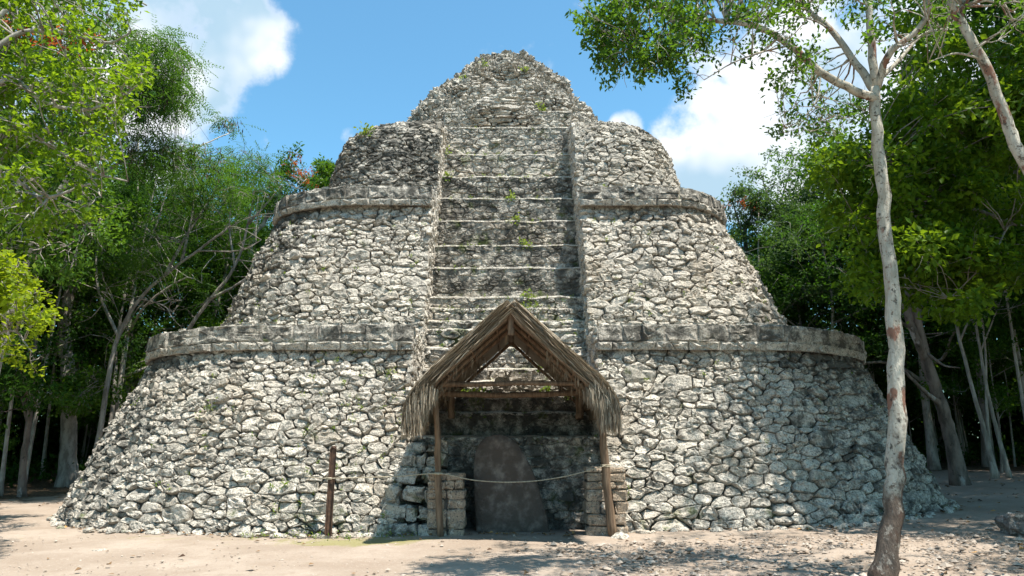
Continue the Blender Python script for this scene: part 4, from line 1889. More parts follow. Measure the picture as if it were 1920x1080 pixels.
LIB = {
    'tall_a': generic_tree(11, 15.5, 3.6, 0.42, 'broad', 15000, 0.20, 0.095, 'bark_grey', 'leaf_dark', 0.20),
    'tall_b': generic_tree(12, 14.0, 3.2, 0.35, 'broad', 13000, 0.17, 0.085, 'bark_white', 'leaf_gloss', 0.15, 9),
    'feather_a': generic_tree(13, 14.5, 4.0, 0.40, 'feather', 22000, 0.12, 0.038, 'bark_grey', 'leaf_mid', 0.17, 9),
    'feather_b': generic_tree(14, 12.5, 3.6, 0.30, 'feather', 20000, 0.11, 0.036, 'bark_white', 'leaf_mid', 0.14, 9),
    'dense': generic_tree(15, 11.5, 3.4, 0.25, 'broad', 19000, 0.16, 0.08, 'bark_grey', 'leaf_dark', 0.18, 11),
    'sapling': generic_tree(16, 6.5, 1.8, 0.25, 'broad', 4200, 0.17, 0.085, 'bark_grey', 'leaf_gloss', 0.055, 7),
    'sapling_b': generic_tree(17, 7.5, 1.9, 0.35, 'feather', 5200, 0.11, 0.036, 'bark_white', 'leaf_mid', 0.05, 7),
    'thin': generic_tree(18, 13.0, 2.0, 0.62, 'broad', 6500, 0.18, 0.09, 'bark_white', 'leaf_dark', 0.085, 6, 0.7),
    'far': generic_tree(19, 15.0, 3.8, 0.30, 'broad', 13000, 0.19, 0.09, 'bark_white', 'leaf_far', 0.16, 10, 0.4, 0.62, 2),
    'canopy': generic_tree(21, 16.5, 4.6, 0.70, 'broad', 36000, 0.22, 0.11, 'bark_grey', 'leaf_dark', 0.2, 11, 0.3, 0.95),
    'round': generic_tree(20, 15.0, 3.0, 0.45, 'broad', 15000, 0.16, 0.08, 'bark_grey', 'leaf_gloss', 0.2, 12),
}


def plant_tree(kind, x, y, scale, rz, label, group=None, sz=None, name='forest_tree'):
    root = empty(name, (x, y, float(ground_z(x, y)) - 0.05), rz)
    root.scale = (scale, scale, scale if sz is None else sz)
    tag(root, label, 'tree', group)
    mt, mc = LIB[kind]
    link('trunk', mt, root)
    link('crown', mc, root)
    return root


# --- the forest left of and behind the pyramid
LOOK = {'thin': 'thin bare stemmed tree', 'tall_a': 'tall broad leaved tree', 'tall_b': 'tall glossy leaved tree', 'feather_a': 'tall feathery leaved tree',
        'feather_b': 'pale stemmed feathery tree', 'dense': 'dense dark crowned tree', 'far': 'pale green loose crowned tree', 'round': 'round crowned bright green tree', 'canopy': 'high spreading dark tree'}


def forest_tree(kind, x, y, scale):
    side = 'left' if x < 0 else 'right'
    zone = 'behind the pyramid in the %s forest' % side if y > 31 else ('deep inside the %s forest' % side if abs(x) > 21 or y > 27 else 'at the edge of the %s forest' % side)
    lb = LOOK[kind] + ' ' + zone
    return plant_tree(kind, x, y, scale, RNG.uniform(0, 6.28), lb, lb.replace('tree', 'trees', 1))


left_spots = [  # x, y, kind, scale
    (-15.2, 22.2, 'thin', 0.85), (-17.6, 23.5, 'tall_a', 0.95), (-19.5, 21.2, 'feather_a', 1.0), (-18.4, 26.2, 'dense', 1.0),
    (-15.4, 28.6, 'feather_b', 1.05), (-20.6, 28.8, 'tall_b', 1.1), (-22.5, 25.0, 'dense', 1.15), (-13.6, 31.2, 'feather_a', 0.92),
    (-17.0, 32.0, 'dense', 1.15), (-11.6, 33.8, 'dense', 1.0), (-14.2, 35.2, 'tall_a', 0.90), (-20.0, 33.5, 'tall_a', 1.0),
    (-24.0, 30.5, 'dense', 1.3), (-9.0, 36.6, 'dense', 1.02), (-11.5, 38.0, 'feather_b', 0.98), (-17.5, 37.5, 'dense', 1.25),
    (-22.5, 37.0, 'tall_b', 1.1), (-27.0, 27.0, 'tall_a', 1.1), (-28.0, 34.0, 'dense', 1.4), (-7.4, 40.0, 'dense', 0.9),
    (-17.2, 19.3, 'dense', 0.95), (-21.5, 18.0, 'feather_b', 1.1), (-24.5, 21.0, 'tall_a', 1.0), (-16.4, 25.0, 'thin', 0.9),
    (-18.9, 24.6, 'thin', 1.0), (-14.4, 33.2, 'thin', 0.9), (-16.2, 29.8, 'thin', 0.8), (-19.2, 30.4, 'thin', 1.0), (-12.6, 36.0, 'thin', 0.85),
    (-14.0, 41.0, 'dense', 1.2), (-20.0, 41.5, 'dense', 1.4), (-26.5, 40.5, 'dense', 1.5), (-33.0, 37.0, 'dense', 1.5), (-31.0, 29.5, 'dense', 1.4),
]
for i, (x, y, k, s) in enumerate(left_spots):
    forest_tree(k, x, y, s * RNG.uniform(0.95, 1.05))
right_spots = [
    (16.8, 19.8, 'tall_a', 0.95), (18.6, 22.4, 'dense', 1.1), (15.6, 27.4, 'dense', 1.05), (20.8, 19.0, 'feather_b', 1.1), (22.0, 24.5, 'tall_b', 1.1),
    (18.0, 28.0, 'tall_a', 1.0), (13.4, 29.6, 'feather_b', 0.86), (21.4, 29.6, 'dense', 1.25), (11.6, 32.4, 'dense', 0.92), (15.4, 32.6, 'dense', 1.1),
    (19.2, 33.6, 'tall_a', 1.0), (24.5, 31.0, 'dense', 1.4), (13.0, 36.6, 'dense', 1.0), (17.5, 38.0, 'dense', 1.2), (22.5, 38.5, 'dense', 1.4), (10.4, 36.0, 'tall_b', 0.78),
    (27.0, 27.0, 'tall_a', 1.15), (25.5, 20.5, 'dense', 1.2), (29.5, 35.0, 'dense', 1.5), (9.0, 39.0, 'dense', 0.9), (17.4, 24.6, 'thin', 0.95), (16.2, 23.0, 'thin', 0.85),
    (19.6, 25.8, 'thin', 1.0), (14.6, 30.8, 'thin', 0.9), (20.0, 27.4, 'thin', 1.0), (33.0, 30.0, 'dense', 1.5), (35.0, 38.0, 'dense', 1.6), (27.5, 41.0, 'dense', 1.6), (19.4, 17.2, 'feather_a', 0.95),
]
for i, (x, y, k, s) in enumerate(right_spots):
    forest_tree(k, x, y, s * RNG.uniform(0.95, 1.05))

# saplings of the understorey
for i in range(46):
    s = -1 if i % 2 else 1
    for _ in range(60):
        x, y = s * RNG.uniform(11, 27), RNG.uniform(19, 38)
        if (s < 0 and y > 23.0 + 1.5 * max(0, 16.5 + x) and (x < -15.0 or y > 29)) or (s > 0 and (x > 16.2 or y > 28.0)):
            break
    plant_tree('sapling' if i % 3 else 'sapling_b', x, y, RNG.uniform(0.55, 1.15), RNG.uniform(0, 6.28),
               'thin leafy sapling in the shade of the %s forest' % ('left' if s < 0 else 'right'),
               'saplings under the %s forest' % ('left' if s < 0 else 'right'), name='sapling')

# the wood goes on behind as one mass
def woods(name, n, box, L):
    rng = np.random.default_rng(99)
    parts = []
    for (x0, x1, y0, y1, z0, z1, share) in box:
        k = int(n * share / 40)
        for _ in range(k):
            c = np.array([rng.uniform(x0, x1), rng.uniform(y0, y1), rng.uniform(z0, z1)])
            c[2] -= 2.5 * max(0, fbm(c[0], c[1], 3, 0.2, 2)) * (c[2] > 0.6 * z1)
            parts.append(broad_leaves(rng, c, 1.1, 40, L, L * 0.55))
    me = crown_mesh(name, parts, M['leaf_dark'])
    return tag(link(name, me), kind='stuff')


woods('distant_woods', 120000, [(-34, -12, 36, 43, 0, 7, 0.25), (12, 36, 36, 43, 0, 7, 0.22), (-36, -26, 20, 38, 0, 8, 0.12), (27, 38, 20, 38, 0, 8, 0.12), (-60, -9, 44, 50, 0, 15, 0.24), (-45, -33, 16, 46, 0, 16, 0.2), (9, 60, 44, 50, 0, 15, 0.24), (34, 46, 16, 46, 0, 16, 0.2), (-12, 12, 44, 48, 0, 9, 0.12)], 0.52)


# low undergrowth on the forest floor
def undergrowth():
    rng = np.random.default_rng(5)
    parts = []
    n = 0
    while n < 700:
        s = rng.choice([-1, 1])
        x, y = s * rng.uniform(11, 30), rng.uniform(19, 40)
        ok = (s < 0 and y > 24.5 + 2.0 * max(0, 16.5 + x)) or (s < 0 and x < -18.5 and y > 21) or (s > 0 and (y > 28.5 or x > 18.0))
        if not ok:
            continue
        n += 1
        r = rng.uniform(0.3, 0.75)
        parts.append(broad_leaves(rng, np.array([x, y, float(ground_z(x, y)) + r * 0.6]), r, 60, 0.2, 0.1))
    me = crown_mesh('undergrowth', parts, M['leaf_dark'])
    return tag(link('undergrowth', me), kind='stuff')


undergrowth()


# ------------------------------------------------------------------ trees one can tell apart
def picture_tree(name, label, limbs, clusters, bark, leafmat, leaf, kind='broad', twig=0.012, seed=1, sides=9, extra=None, group=None, root=None):
    """limbs: (points, r0, r1) in the world; clusters: (centre, radius, leaves)."""
    rng = np.random.default_rng(seed)
    foot = np.array(limbs[0][0][0], dtype=float) if root is None else np.array(root, float)
    t = empty(name, tuple(foot))
    tag(t, label, 'tree', group)
    mb = MB()
    nodes = []
    for k, (pts, r0, r1) in enumerate(limbs):
        n = max(8, 4 * len(pts))
        P = spline(pts, n)
        P[1:-1] += rng.normal(0, 0.012, P[1:-1].shape) * min(1, r0 * 8)
        R = np.linspace(0, 1, n)
        R = r0 + (r1 - r0) * R
        if k == 0:
            R = R * (1 + 0.55 * np.exp(-np.arange(n) * 0.6))
        V, F = tube(P, R, sides if r0 > 0.03 else 6, True, 0.05, rng)
        mb.add(V - foot, F)
        if k > 0 or len(limbs) == 1:
            nodes += [(p, r) for p, r in zip(P[n // 4:], R[n // 4:])]
    NP = np.array([p for p, _ in nodes])
    parts = []
    for c, r, n in clusters:
        c = np.asarray(c, float)
        d = np.linalg.norm(NP - c, axis=1) + np.maximum(0, NP[:, 2] - c[2]) * 0.3
        j = int(np.argmin(d))
        b = bend(NP[j], c, rng, 0.10, 6)
        V, F = tube(b, np.linspace(min(twig * 1.6, nodes[j][1] * 0.7), twig * 0.4, 6), 5, True, 0, rng)
        mb.add(V - foot, F)
        for _ in range(3):
            e = c + unit(rng.normal(0, 1, 3)) * r * 0.9
            V, F = tube(bend(b[4], e, rng, 0.1, 4), np.linspace(twig * 0.5, twig * 0.2, 4), 4, False, 0, rng)
            mb.add(V - foot, F)
        if n:
            fn = feather_leaves if kind == 'feather' else broad_leaves
            parts.append(fn(rng, c - foot, r, n, *leaf))
    me = build_mesh('trunk', np.concatenate(mb.v), mb.f, M[bark], None, True)
    link('trunk', me, t)
    if parts:
        link('crown', crown_mesh('crown', parts, M[leafmat]), t)
    for nm, ps, mt in (extra or []):
        link(nm, crown_mesh(nm, [(v - foot, tn) for v, tn in ps], M[mt]), t)
    return t


def in_poly(x, y, poly):
    c = False
    n = len(poly)
    for i in range(n):
        x1, y1 = poly[i]
        x2, y2 = poly[i - 1]
        if (y1 > y) != (y2 > y) and x < (x2 - x1) * (y - y1) / (y2 - y1) + x1:
            c = not c
    return c


def fill(rng, poly, n, Y, dY, r, leaves):
    """Clusters spread over a region of the picture, at real depths around Y."""
    xs, ys = [p[0] for p in poly], [p[1] for p in poly]
    out = []
    while len(out) < n:
        x, y = rng.uniform(min(xs), max(xs)), rng.uniform(min(ys), max(ys))
        if in_poly(x, y, poly):
            out.append((at(x, y, Y + rng.normal(0, dY)), r * rng.uniform(0.7, 1.3), int(leaves * rng.uniform(0.5, 1.3))))
    return out


# --- pale mottled tree in front, at the right
rg = np.random.default_rng(3)
g0 = at(1650, 1085, 8.95)
g0[2] = float(ground_z(g0[0], 8.95)) - 0.1
gl = [
    ([g0, at(1668, 1000, 8.98), at(1676, 900, 9.0), at(1681, 780, 9.0), at(1677, 640, 9.05), at(1668, 500, 9.05), at(1656, 360, 9.1), at(1643, 230, 9.1), at(1640, 165, 9.12)], 0.122, 0.066),
    ([at(1642, 185, 9.1), at(1595, 166, 9.0), at(1540, 135, 8.9), at(1480, 85, 8.85), at(1425, 52, 8.8), at(1345, 38, 8.7), at(1270, 42, 8.6), at(1240, 25, 8.6), at(1195, -10, 8.6)], 0.062, 0.018),
    ([at(1640, 170, 9.12), at(1600, 112, 9.3), at(1560, 58, 9.4), at(1500, 2, 9.6), at(1450, -70, 9.8)], 0.058, 0.025),
    ([at(1641, 165, 9.12), at(1633, 80, 9.1), at(1628, 0, 9.1), at(1622, -110, 9.1), at(1600, -220, 9.2)], 0.062, 0.025),
    ([at(1645, 165, 9.12), at(1668, 100, 8.9), at(1718, 58, 8.8), at(1742, 15, 8.7), at(1735, -50, 8.7), at(1760, -150, 8.6)], 0.052, 0.02),
    ([at(1648, 150, 9.12), at(1690, 108, 9.3), at(1735, 62, 9.5), at(1790, 55, 9.7)], 0.036, 0.012),
    ([at(1345, 38, 8.7), at(1300, 70, 8.6), at(1255, 92, 8.5), at(1205, 95, 8.5)], 0.016, 0.007),
    ([at(1480, 85, 8.85), at(1420, 100, 8.6), at(1370, 120, 8.5), at(1320, 150, 8.5)], 0.014, 0.006),
    ([at(1560, 58, 9.4), at(1530, 40, 9.0), at(1490, 30, 8.6)], 0.015, 0.007),
    ([at(1540, 135, 8.9), at(1530, 190, 8.8), at(1500, 225, 8.8), at(1465, 245, 8.8)], 0.012, 0.005),
]
gc = []
gc += fill(rg, [(1085, -10), (1092, 40), (1120, 95), (1165, 160), (1200, 165), (1230, 120), (1285, 175), (1320, 130), (1330, 60), (1290, -10), (1180, -60)], 78, 8.6, 0.45, 0.20, 90)
gc += fill(rg, [(1280, -80), (1300, 120), (1340, 120), (1400, 80), (1480, 150), (1555, 130), (1500, 60), (1560, -60)], 66, 8.8, 0.6, 0.20, 66)
gc += fill(rg, [(1440, 150), (1500, 120), (1570, 190), (1625, 180), (1600, 280), (1545, 260), (1500, 240), (1450, 250)], 30, 9.0, 0.5, 0.20, 46)
gc += fill(rg, [(1180, -160), (1600, -320), (1800, -200), (1780, -20), (1560, 20), (1300, -60)], 60, 9.0, 1.1, 0.30, 60)
gc += fill(rg, [(1560, -40), (1620, 90), (1700, 60), (1790, 100), (1800, -40)], 24, 9.3, 0.8, 0.22, 46)
picture_tree('mottled_tree', 'pale mottled tree with rust red patches standing in front at right', gl, gc, 'bark_pale', 'leaf_gloss', (0.085, 0.040), twig=0.010, seed=4)

# --- second pale trunk leaning in at the top right
hl = [
    ([np.array([7.6, 8.1, 0.1]), np.array([7.0, 8.05, 2.5]), at(1925, 310, 8.0), at(1885, 220, 8.0), at(1840, 110, 8.0), at(1800, 40, 8.0), at(1775, -20, 8.0), at(1740, -140, 8.0)], 0.085, 0.035),
    ([at(1800, 40, 8.0), at(1810, -20, 8.1), at(1840, -120, 8.2)], 0.04, 0.02),
    ([at(1840, 110, 8.0), at(1790, 100, 7.9), at(1740, 118, 7.8)], 0.016, 0.006),
]
hc = fill(rg, [(1700, -200), (1920, -250), (2000, 40), (1880, 90), (1800, 40), (1740, 20)], 46, 8.0, 0.7, 0.26, 50)
picture_tree('leaning_tree', 'slim pale tree leaning in from the top right corner', hl, hc, 'bark_pale', 'leaf_gloss', (0.09, 0.042), seed=6)

# --- large leaved tree behind the mottled trunk
kx, ky = 11.9, 15.2
kl = [
    ([np.array([kx, ky, 0.2]), np.array([kx - 0.1, ky, 3.0]), np.array([kx - 0.5, ky, 6.0]), np.array([kx - 0.8, ky - 0.1, 9.5])], 0.18, 0.07),
    ([np.array([kx - 0.3, ky, 5.0]), at(1800, 500, 14.6), at(1700, 440, 14.2), at(1600, 400, 14.0)], 0.05, 0.015),
    ([np.array([kx - 0.5, ky, 6.2]), at(1800, 380, 14.6), at(1700, 310, 14.2), at(1580, 300, 14.0)], 0.05, 0.015),
    ([np.array([kx - 0.6, ky, 7.6]), at(1820, 260, 14.6), at(1740, 200, 14.2), at(1690, 160, 14.0)], 0.05, 0.015),
    ([np.array([kx - 0.3, ky, 5.6]), at(1900, 420, 14.0), at(1860, 480, 13.6), at(1780, 560, 13.4)], 0.03, 0.01),
]
kc = fill(rg, [(1540, 290), (1590, 250), (1640, 230), (1700, 160), (1800, 180), (1930, 200), (1960, 520), (1800, 590), (1700, 560), (1600, 520), (1580, 420)], 165, 14.2, 0.8, 0.42, 175)
kc += fill(rg, [(1690, 20), (1800, 60), (1930, 90), (1960, 220), (1800, 220), (1720, 170)], 40, 13.8, 0.9, 0.42, 165)
picture_tree('large_leaved_tree', 'bright green tree with large leaves behind the mottled trunk at right', kl, kc, 'bark_grey', 'leaf_large', (0.155, 0.09), seed=8)

# --- dark double trunk leaning at the right edge of the clearing
d0 = at(1798, 888, 21.5)
d0[2] = float(ground_z(d0[0], 21.5)) - 0.1
dl = [
    ([d0, at(1782, 820, 21.5), at(1765, 760, 21.4), at(1738, 680, 21.3), at(1718, 600, 21.2), at(1702, 510, 21.1), at(1694, 430, 21.0), at(1670, 330, 20.8)], 0.20, 0.10),
    ([at(1738, 680, 21.3), at(1712, 620, 21.0), at(1698, 570, 20.9), at(1715, 480, 20.8), at(1712, 420, 20.8)], 0.12, 0.06),
    ([at(1765, 760, 21.4), at(1735, 735, 21.0), at(1690, 690, 20.6)], 0.09, 0.03),
    ([at(1735, 660, 21.2), at(1770, 685, 20.9), at(1800, 690, 20.6)], 0.05, 0.015),
]
dc = fill(rg, [(1580, 200), (1700, 120), (1850, 180), (1800, 420), (1650, 420)], 60, 20.8, 1.2, 0.6, 90)
picture_tree('forked_tree', 'dark leaning tree with forked trunk at the right forest edge', dl, dc, 'bark_brown', 'leaf_dark', (0.17, 0.085), seed=9, twig=0.02)

# --- sheaf of thin pale stems right of it
for k, (pa, pb, pc, w) in enumerate((((1866, 872), (1838, 780), (1800, 640), 0.075), ((1890, 866), (1862, 780), (1838, 660), 0.065), ((1858, 868), (1850, 770), (1846, 640), 0.05))):
    f = at(pa[0], pa[1], 23.2)
    f[2] = float(ground_z(f[0], 23.2)) - 0.1
    lim = [([f, at(pb[0], pb[1], 23.2), at(pc[0], pc[1], 23.2), at(pc[0] - 30, pc[1] - 180, 23.2)], w, w * 0.5),
           ([at(pc[0], pc[1], 23.2), at(pc[0] + 40, pc[1] - 100, 23.0)], w * 0.5, w * 0.2)]
    picture_tree('pale_stem', 'one of three thin pale stems growing side by side in the right forest', lim,
                 fill(rg, [(pc[0] - 90, pc[1] - 260), (pc[0] + 90, pc[1] - 260), (pc[0] + 60, pc[1] - 40), (pc[0] - 60, pc[1] - 40)], 14, 23.0, 0.8, 0.5, 70),
                 'bark_white', 'leaf_gloss', (0.17, 0.085), seed=20 + k, twig=0.015, group='thin pale stems in the right forest')

# --- far sparse trees on the right skyline, one with reddish flower heads
def blossoms(rng, poly, n, Y, dY, r, per, L=0.10, W=0.07):
    return [broad_leaves(rng, c, rr, per, L, W) for c, rr, _ in fill(rng, poly, n, Y, dY, r, per)]


f = np.array([12.6, 34.0, 0.3])
picture_tree('sparse_tree', 'airy sparse tree on the skyline right of the pyramid', [
    ([f, at(1468, 560, 34), at(1462, 460, 34), at(1458, 390, 34)], 0.16, 0.08), ([at(1462, 440, 34), at(1440, 370, 34), at(1425, 320, 33.5)], 0.06, 0.02),
    ([at(1460, 400, 34), at(1475, 340, 34), at(1490, 290, 34)], 0.06, 0.02), ([at(1459, 410, 34), at(1500, 360, 34.5), at(1530, 330, 34.5)], 0.05, 0.02)],
    fill(rg, [(1375, 330), (1420, 290), (1480, 272), (1540, 300), (1560, 350), (1500, 370), (1440, 350), (1400, 350)], 30, 34, 1.2, 0.5, 75), 'bark_white', 'leaf_far', (0.20, 0.085), seed=31, twig=0.03)
f = np.array([11.2, 32.0, 0.3])
picture_tree('flowering_tree', 'dark tree with small red flower heads on the skyline right of the pyramid', [
    ([f, at(1400, 600, 32), at(1398, 480, 32), at(1396, 420, 32)], 0.15, 0.08), ([at(1398, 460, 32), at(1380, 400, 32), at(1372, 375, 32)], 0.06, 0.02), ([at(1397, 430, 32), at(1415, 385, 32)], 0.05, 0.02)],
    fill(rg, [(1358, 385), (1372, 355), (1410, 350), (1440, 375), (1430, 415), (1390, 425), (1365, 410)], 22, 32, 0.7, 0.5, 90), 'bark_brown', 'leaf_far', (0.19, 0.085), seed=32, twig=0.03,
    extra=[('blossom', blossoms(rg, [(1358, 380), (1375, 355), (1420, 352), (1430, 395), (1380, 400)], 16, 31.4, 0.4, 0.22, 16), 'blossom')])
for (px, py, s, k, lb) in ((1330, 560, 0.80, 'dense', 0), (1405, 560, 0.82, 'far', 0), (1480, 560, 0.80, 'dense', 0), (1550, 600, 0.86, 'far', 0), (1600, 600, 0.98, 'round', 0)):
    p = at(px + 30, 700, 29.5 + 2 * RNG.random())
    forest_tree(k, p[0], p[1], s)

# --- broad leaved branches reaching in at the upper left
rl = np.random.default_rng(17)
a0 = np.array([-9.4, 10.2, -0.05])
al = [
    ([a0, np.array([-9.3, 10.2, 2.5]), np.array([-9.0, 10.3, 5.0]), np.array([-8.7, 10.4, 7.5]), np.array([-8.2, 10.4, 9.5])], 0.17, 0.07),
    ([np.array([-8.9, 10.3, 5.4]), at(20, 235, 10.5), at(90, 270, 10.6), at(170, 320, 10.6), at(240, 340, 10.6)], 0.05, 0.012),
    ([np.array([-8.8, 10.3, 6.2]), at(10, 150, 10.5), at(80, 190, 10.6), at(150, 205, 10.6), at(215, 190, 10.6), at(270, 150, 10.6)], 0.05, 0.012),
    ([np.array([-8.7, 10.4, 7.0]), at(20, 70, 10.5), at(110, 60, 10.6), at(200, 80, 10.6), at(245, 60, 10.5)], 0.05, 0.012),
    ([np.array([-8.9, 10.3, 5.0]), at(0, 330, 10.5), at(80, 370, 10.4), at(170, 345, 10.5), at(190, 370, 10.4)], 0.04, 0.01),
    ([np.array([-8.6, 10.4, 7.8]), at(100, -60, 10.5), at(220, -20, 10.5), at(275, 10, 10.5)], 0.04, 0.012),
]
ac = fill(rl, [(-40, -60), (180, -60), (235, 20), (290, 5), (270, 30), (225, 60), (285, 150), (230, 190), (215, 250), (180, 330), (190, 390), (120, 430), (-40, 440)], 165, 10.6, 0.55, 0.27, 42)
red = blossoms(rl, [(0, 15), (40, 10), (170, 50), (165, 105), (80, 100), (20, 70)], 15, 11.0, 0.25, 0.14, 20, 0.09, 0.06)
picture_tree('broad_leaved_tree', 'bright green broad leaved tree reaching in at upper left', al, ac, 'bark_white', 'leaf_bright', (0.108, 0.07), seed=41, twig=0.012,
             extra=[('red_leaves', red, 'blossom')])
ac2 = fill(rl, [(-120, -100), (200, -100), (260, 120), (200, 330), (220, 430), (130, 520), (-120, 560)], 190, 14.5, 1.0, 0.50, 110)
picture_tree('leafy_tree', 'tall leafy tree just behind the broad leaved branches at upper left', [
    ([np.array([-12.6, 14.6, -0.1]), np.array([-12.4, 14.6, 4.0]), np.array([-11.9, 14.6, 8.0]), np.array([-11.2, 14.6, 11.0])], 0.2, 0.08),
    ([np.array([-12.3, 14.6, 5.0]), at(60, 400, 14.5), at(160, 420, 14.5)], 0.06, 0.02), ([np.array([-12.1, 14.6, 6.5]), at(60, 260, 14.5), at(180, 250, 14.5)], 0.06, 0.02),
    ([np.array([-11.9, 14.6, 8.0]), at(60, 120, 14.5), at(200, 90, 14.5)], 0.06, 0.02)], ac2, 'bark_grey', 'leaf_gloss', (0.12, 0.065), seed=42, twig=0.02)

# --- bright sunlit spray at the left edge
sc_ = fill(rl, [(-60, 470), (20, 455), (60, 500), (78, 560), (88, 610), (60, 640), (70, 680), (20, 690), (-60, 640)], 46, 9.0, 0.3, 0.19, 75)
picture_tree('sunlit_bush', 'yellow green sunlit spray of leaves at the left edge', [
    ([np.array([-7.9, 9.1, -0.1]), np.array([-7.8, 9.1, 1.4]), np.array([-7.3, 9.1, 2.4]), at(-20, 560, 9.1)], 0.05, 0.025),
    ([np.array([-7.3, 9.1, 2.4]), at(10, 620, 9.0), at(60, 660, 8.9)], 0.025, 0.007), ([at(-20, 560, 9.1), at(30, 500, 9.0)], 0.025, 0.007)],
    sc_, 'bark_grey', 'leaf_sunlit', (0.085, 0.05), seed=43)

# --- thick trunk at the left forest edge with a low lit spray
t0 = at(128, 908, 26.0)
t0[2] = float(ground_z(t0[0], 26.0)) - 0.1
picture_tree('thick_tree', 'thick grey trunk with flared roots at the left forest edge', [
    ([t0, at(128, 850, 26), at(130, 780, 26), at(127, 690, 26), at(120, 600, 26), at(140, 520, 26), at(165, 420, 26), at(170, 280, 26)], 0.30, 0.14),
    ([at(127, 690, 26), at(160, 700, 25.5), at(205, 720, 25)], 0.05, 0.015), ([at(120, 600, 26), at(90, 560, 25.6), at(60, 520, 25.4)], 0.08, 0.03),
    ([at(140, 520, 26), at(190, 470, 26), at(230, 380, 26)], 0.09, 0.03)],
    fill(rl, [(100, 720), (140, 690), (200, 700), (238, 745), (170, 760), (110, 770)], 22, 25.0, 0.6, 0.45, 110)
    + fill(rl, [(60, 500), (180, 420), (250, 330), (270, 450), (180, 600), (90, 600)], 50, 26, 1.0, 0.6, 100), 'bark_grey', 'leaf_gloss', (0.18, 0.09), seed=51, twig=0.02)
t0 = at(42, 932, 22.0)
t0[2] = float(ground_z(t0[0], 22.0)) - 0.1
picture_tree('thin_tree', 'thin dark trunk nearest the left edge of the clearing', [
    ([t0, at(44, 860, 22), at(54, 800, 22), at(60, 700, 22), at(70, 560, 22), at(60, 400, 22)], 0.10, 0.06), ([at(54, 800, 22), at(40, 740, 22), at(20, 660, 22)], 0.05, 0.02)],
    fill(rl, [(-20, 640), (90, 640), (120, 740), (40, 790), (-20, 770)], 26, 21.6, 0.8, 0.5, 90), 'bark_brown', 'leaf_dark', (0.17, 0.085), seed=52, twig=0.015)

# --- leaning pale trees with bare twigs, left of the middle terrace
def twigs(rng, base_pts, n, Y, spread):
    """Bare thin side branches."""
    out = []
    for _ in range(n):
        i = rng.integers(0, len(base_pts))
        p = np.array(base_pts[i], float)
        e = p + np.array([rng.normal(0.1, spread), rng.normal(0, spread * 0.5), rng.normal(0.25 * spread, spread * 0.6)])
        m = (p + e) / 2 + rng.normal(0, 0.12, 3)
        out.append(([p, m, e], 0.018, 0.006))
        e2 = e + np.array([rng.normal(0, spread * 0.5), rng.normal(0, 0.2), rng.normal(0, spread * 0.4)])
        out.append(([m, (m + e2) / 2 + rng.normal(0, 0.08, 3), e2], 0.012, 0.005))
    return out


def bare_tree(label, pts, Y, r0, r1, branches, ntw, clusters, seed, kind='feather'):
    rng = np.random.default_rng(seed)
    P = [at(a, b, Y) for a, b in pts]
    P[0][2] = float(ground_z(P[0][0], Y)) - 0.1
    limbs = [(P, r0, r1)]
    allp = list(P[3:])
    for br, a, b in branches:
        Q = [at(x, y, Y + dy) for x, y, dy in br]
        limbs.append((Q, a, b))
        allp += list(spline(Q, 8)[2:])
    limbs += twigs(rng, allp, ntw, Y, 0.8)
    return picture_tree('leaning_bare_tree', label, limbs, clusters, 'bark_grey', 'leaf_mid', (0.11, 0.036), kind, 0.014, seed, 7)


bare_tree('pale tree leaning right with white bare twigs left of the pyramid', [(172, 880), (188, 800), (205, 700), (222, 630), (262, 560), (310, 515), (370, 470), (430, 425)], 24.0, 0.095, 0.035, [
    ([(310, 515, 0), (350, 440, 0), (390, 380, 0.3), (410, 340, 0.3)], 0.06, 0.02), ([(262, 560, 0), (300, 570, -0.4), (330, 590, -0.5)], 0.03, 0.01),
    ([(222, 630, 0), (190, 560, 0.4), (180, 500, 0.5), (190, 400, 0.5)], 0.06, 0.03), ([(370, 470, 0), (450, 470, -0.3), (490, 450, -0.3)], 0.03, 0.01), ([(340, 490, 0), (360, 400, 0), (365, 300, 0)], 0.05, 0.02)],
    26, fill(rl, [(250, 420), (350, 400), (320, 500), (260, 520)], 24, 23.2, 0.6, 0.5, 170) + fill(rl, [(290, 320), (420, 280), (480, 330), (420, 400), (330, 400)], 44, 24, 0.8, 0.55, 210), 61)
bare_tree('pale forked tree leaning right beside the middle terrace', [(318, 760), (330, 680), (352, 620), (395, 560), (440, 500), (465, 420), (478, 350)], 27.0, 0.10, 0.03, [
    ([(395, 560, 0), (450, 530, 0), (500, 490, 0.2)], 0.06, 0.02), ([(440, 500, 0), (430, 420, 0.3), (440, 340, 0.5)], 0.05, 0.02), ([(465, 420, 0), (510, 370, 0), (530, 345, 0)], 0.05, 0.02)],
    18, fill(rl, [(400, 300), (470, 270), (520, 320), (500, 380), (420, 380)], 34, 27.3, 0.8, 0.55, 200), 62)
bare_tree('slim pale tree with bare fork below the feathery crowns at left', [(205, 800), (215, 720), (218, 640), (240, 520), (255, 400), (260, 260)], 28.0, 0.075, 0.03, [
    ([(218, 640, 0), (250, 590, 0), (275, 560, 0)], 0.04, 0.015), ([(240, 520, 0), (290, 430, 0), (320, 330, 0)], 0.05, 0.02)],
    8, fill(rl, [(260, 120), (340, 90), (370, 160), (330, 230), (270, 260)], 40, 22, 0.9, 0.55, 150), 63)

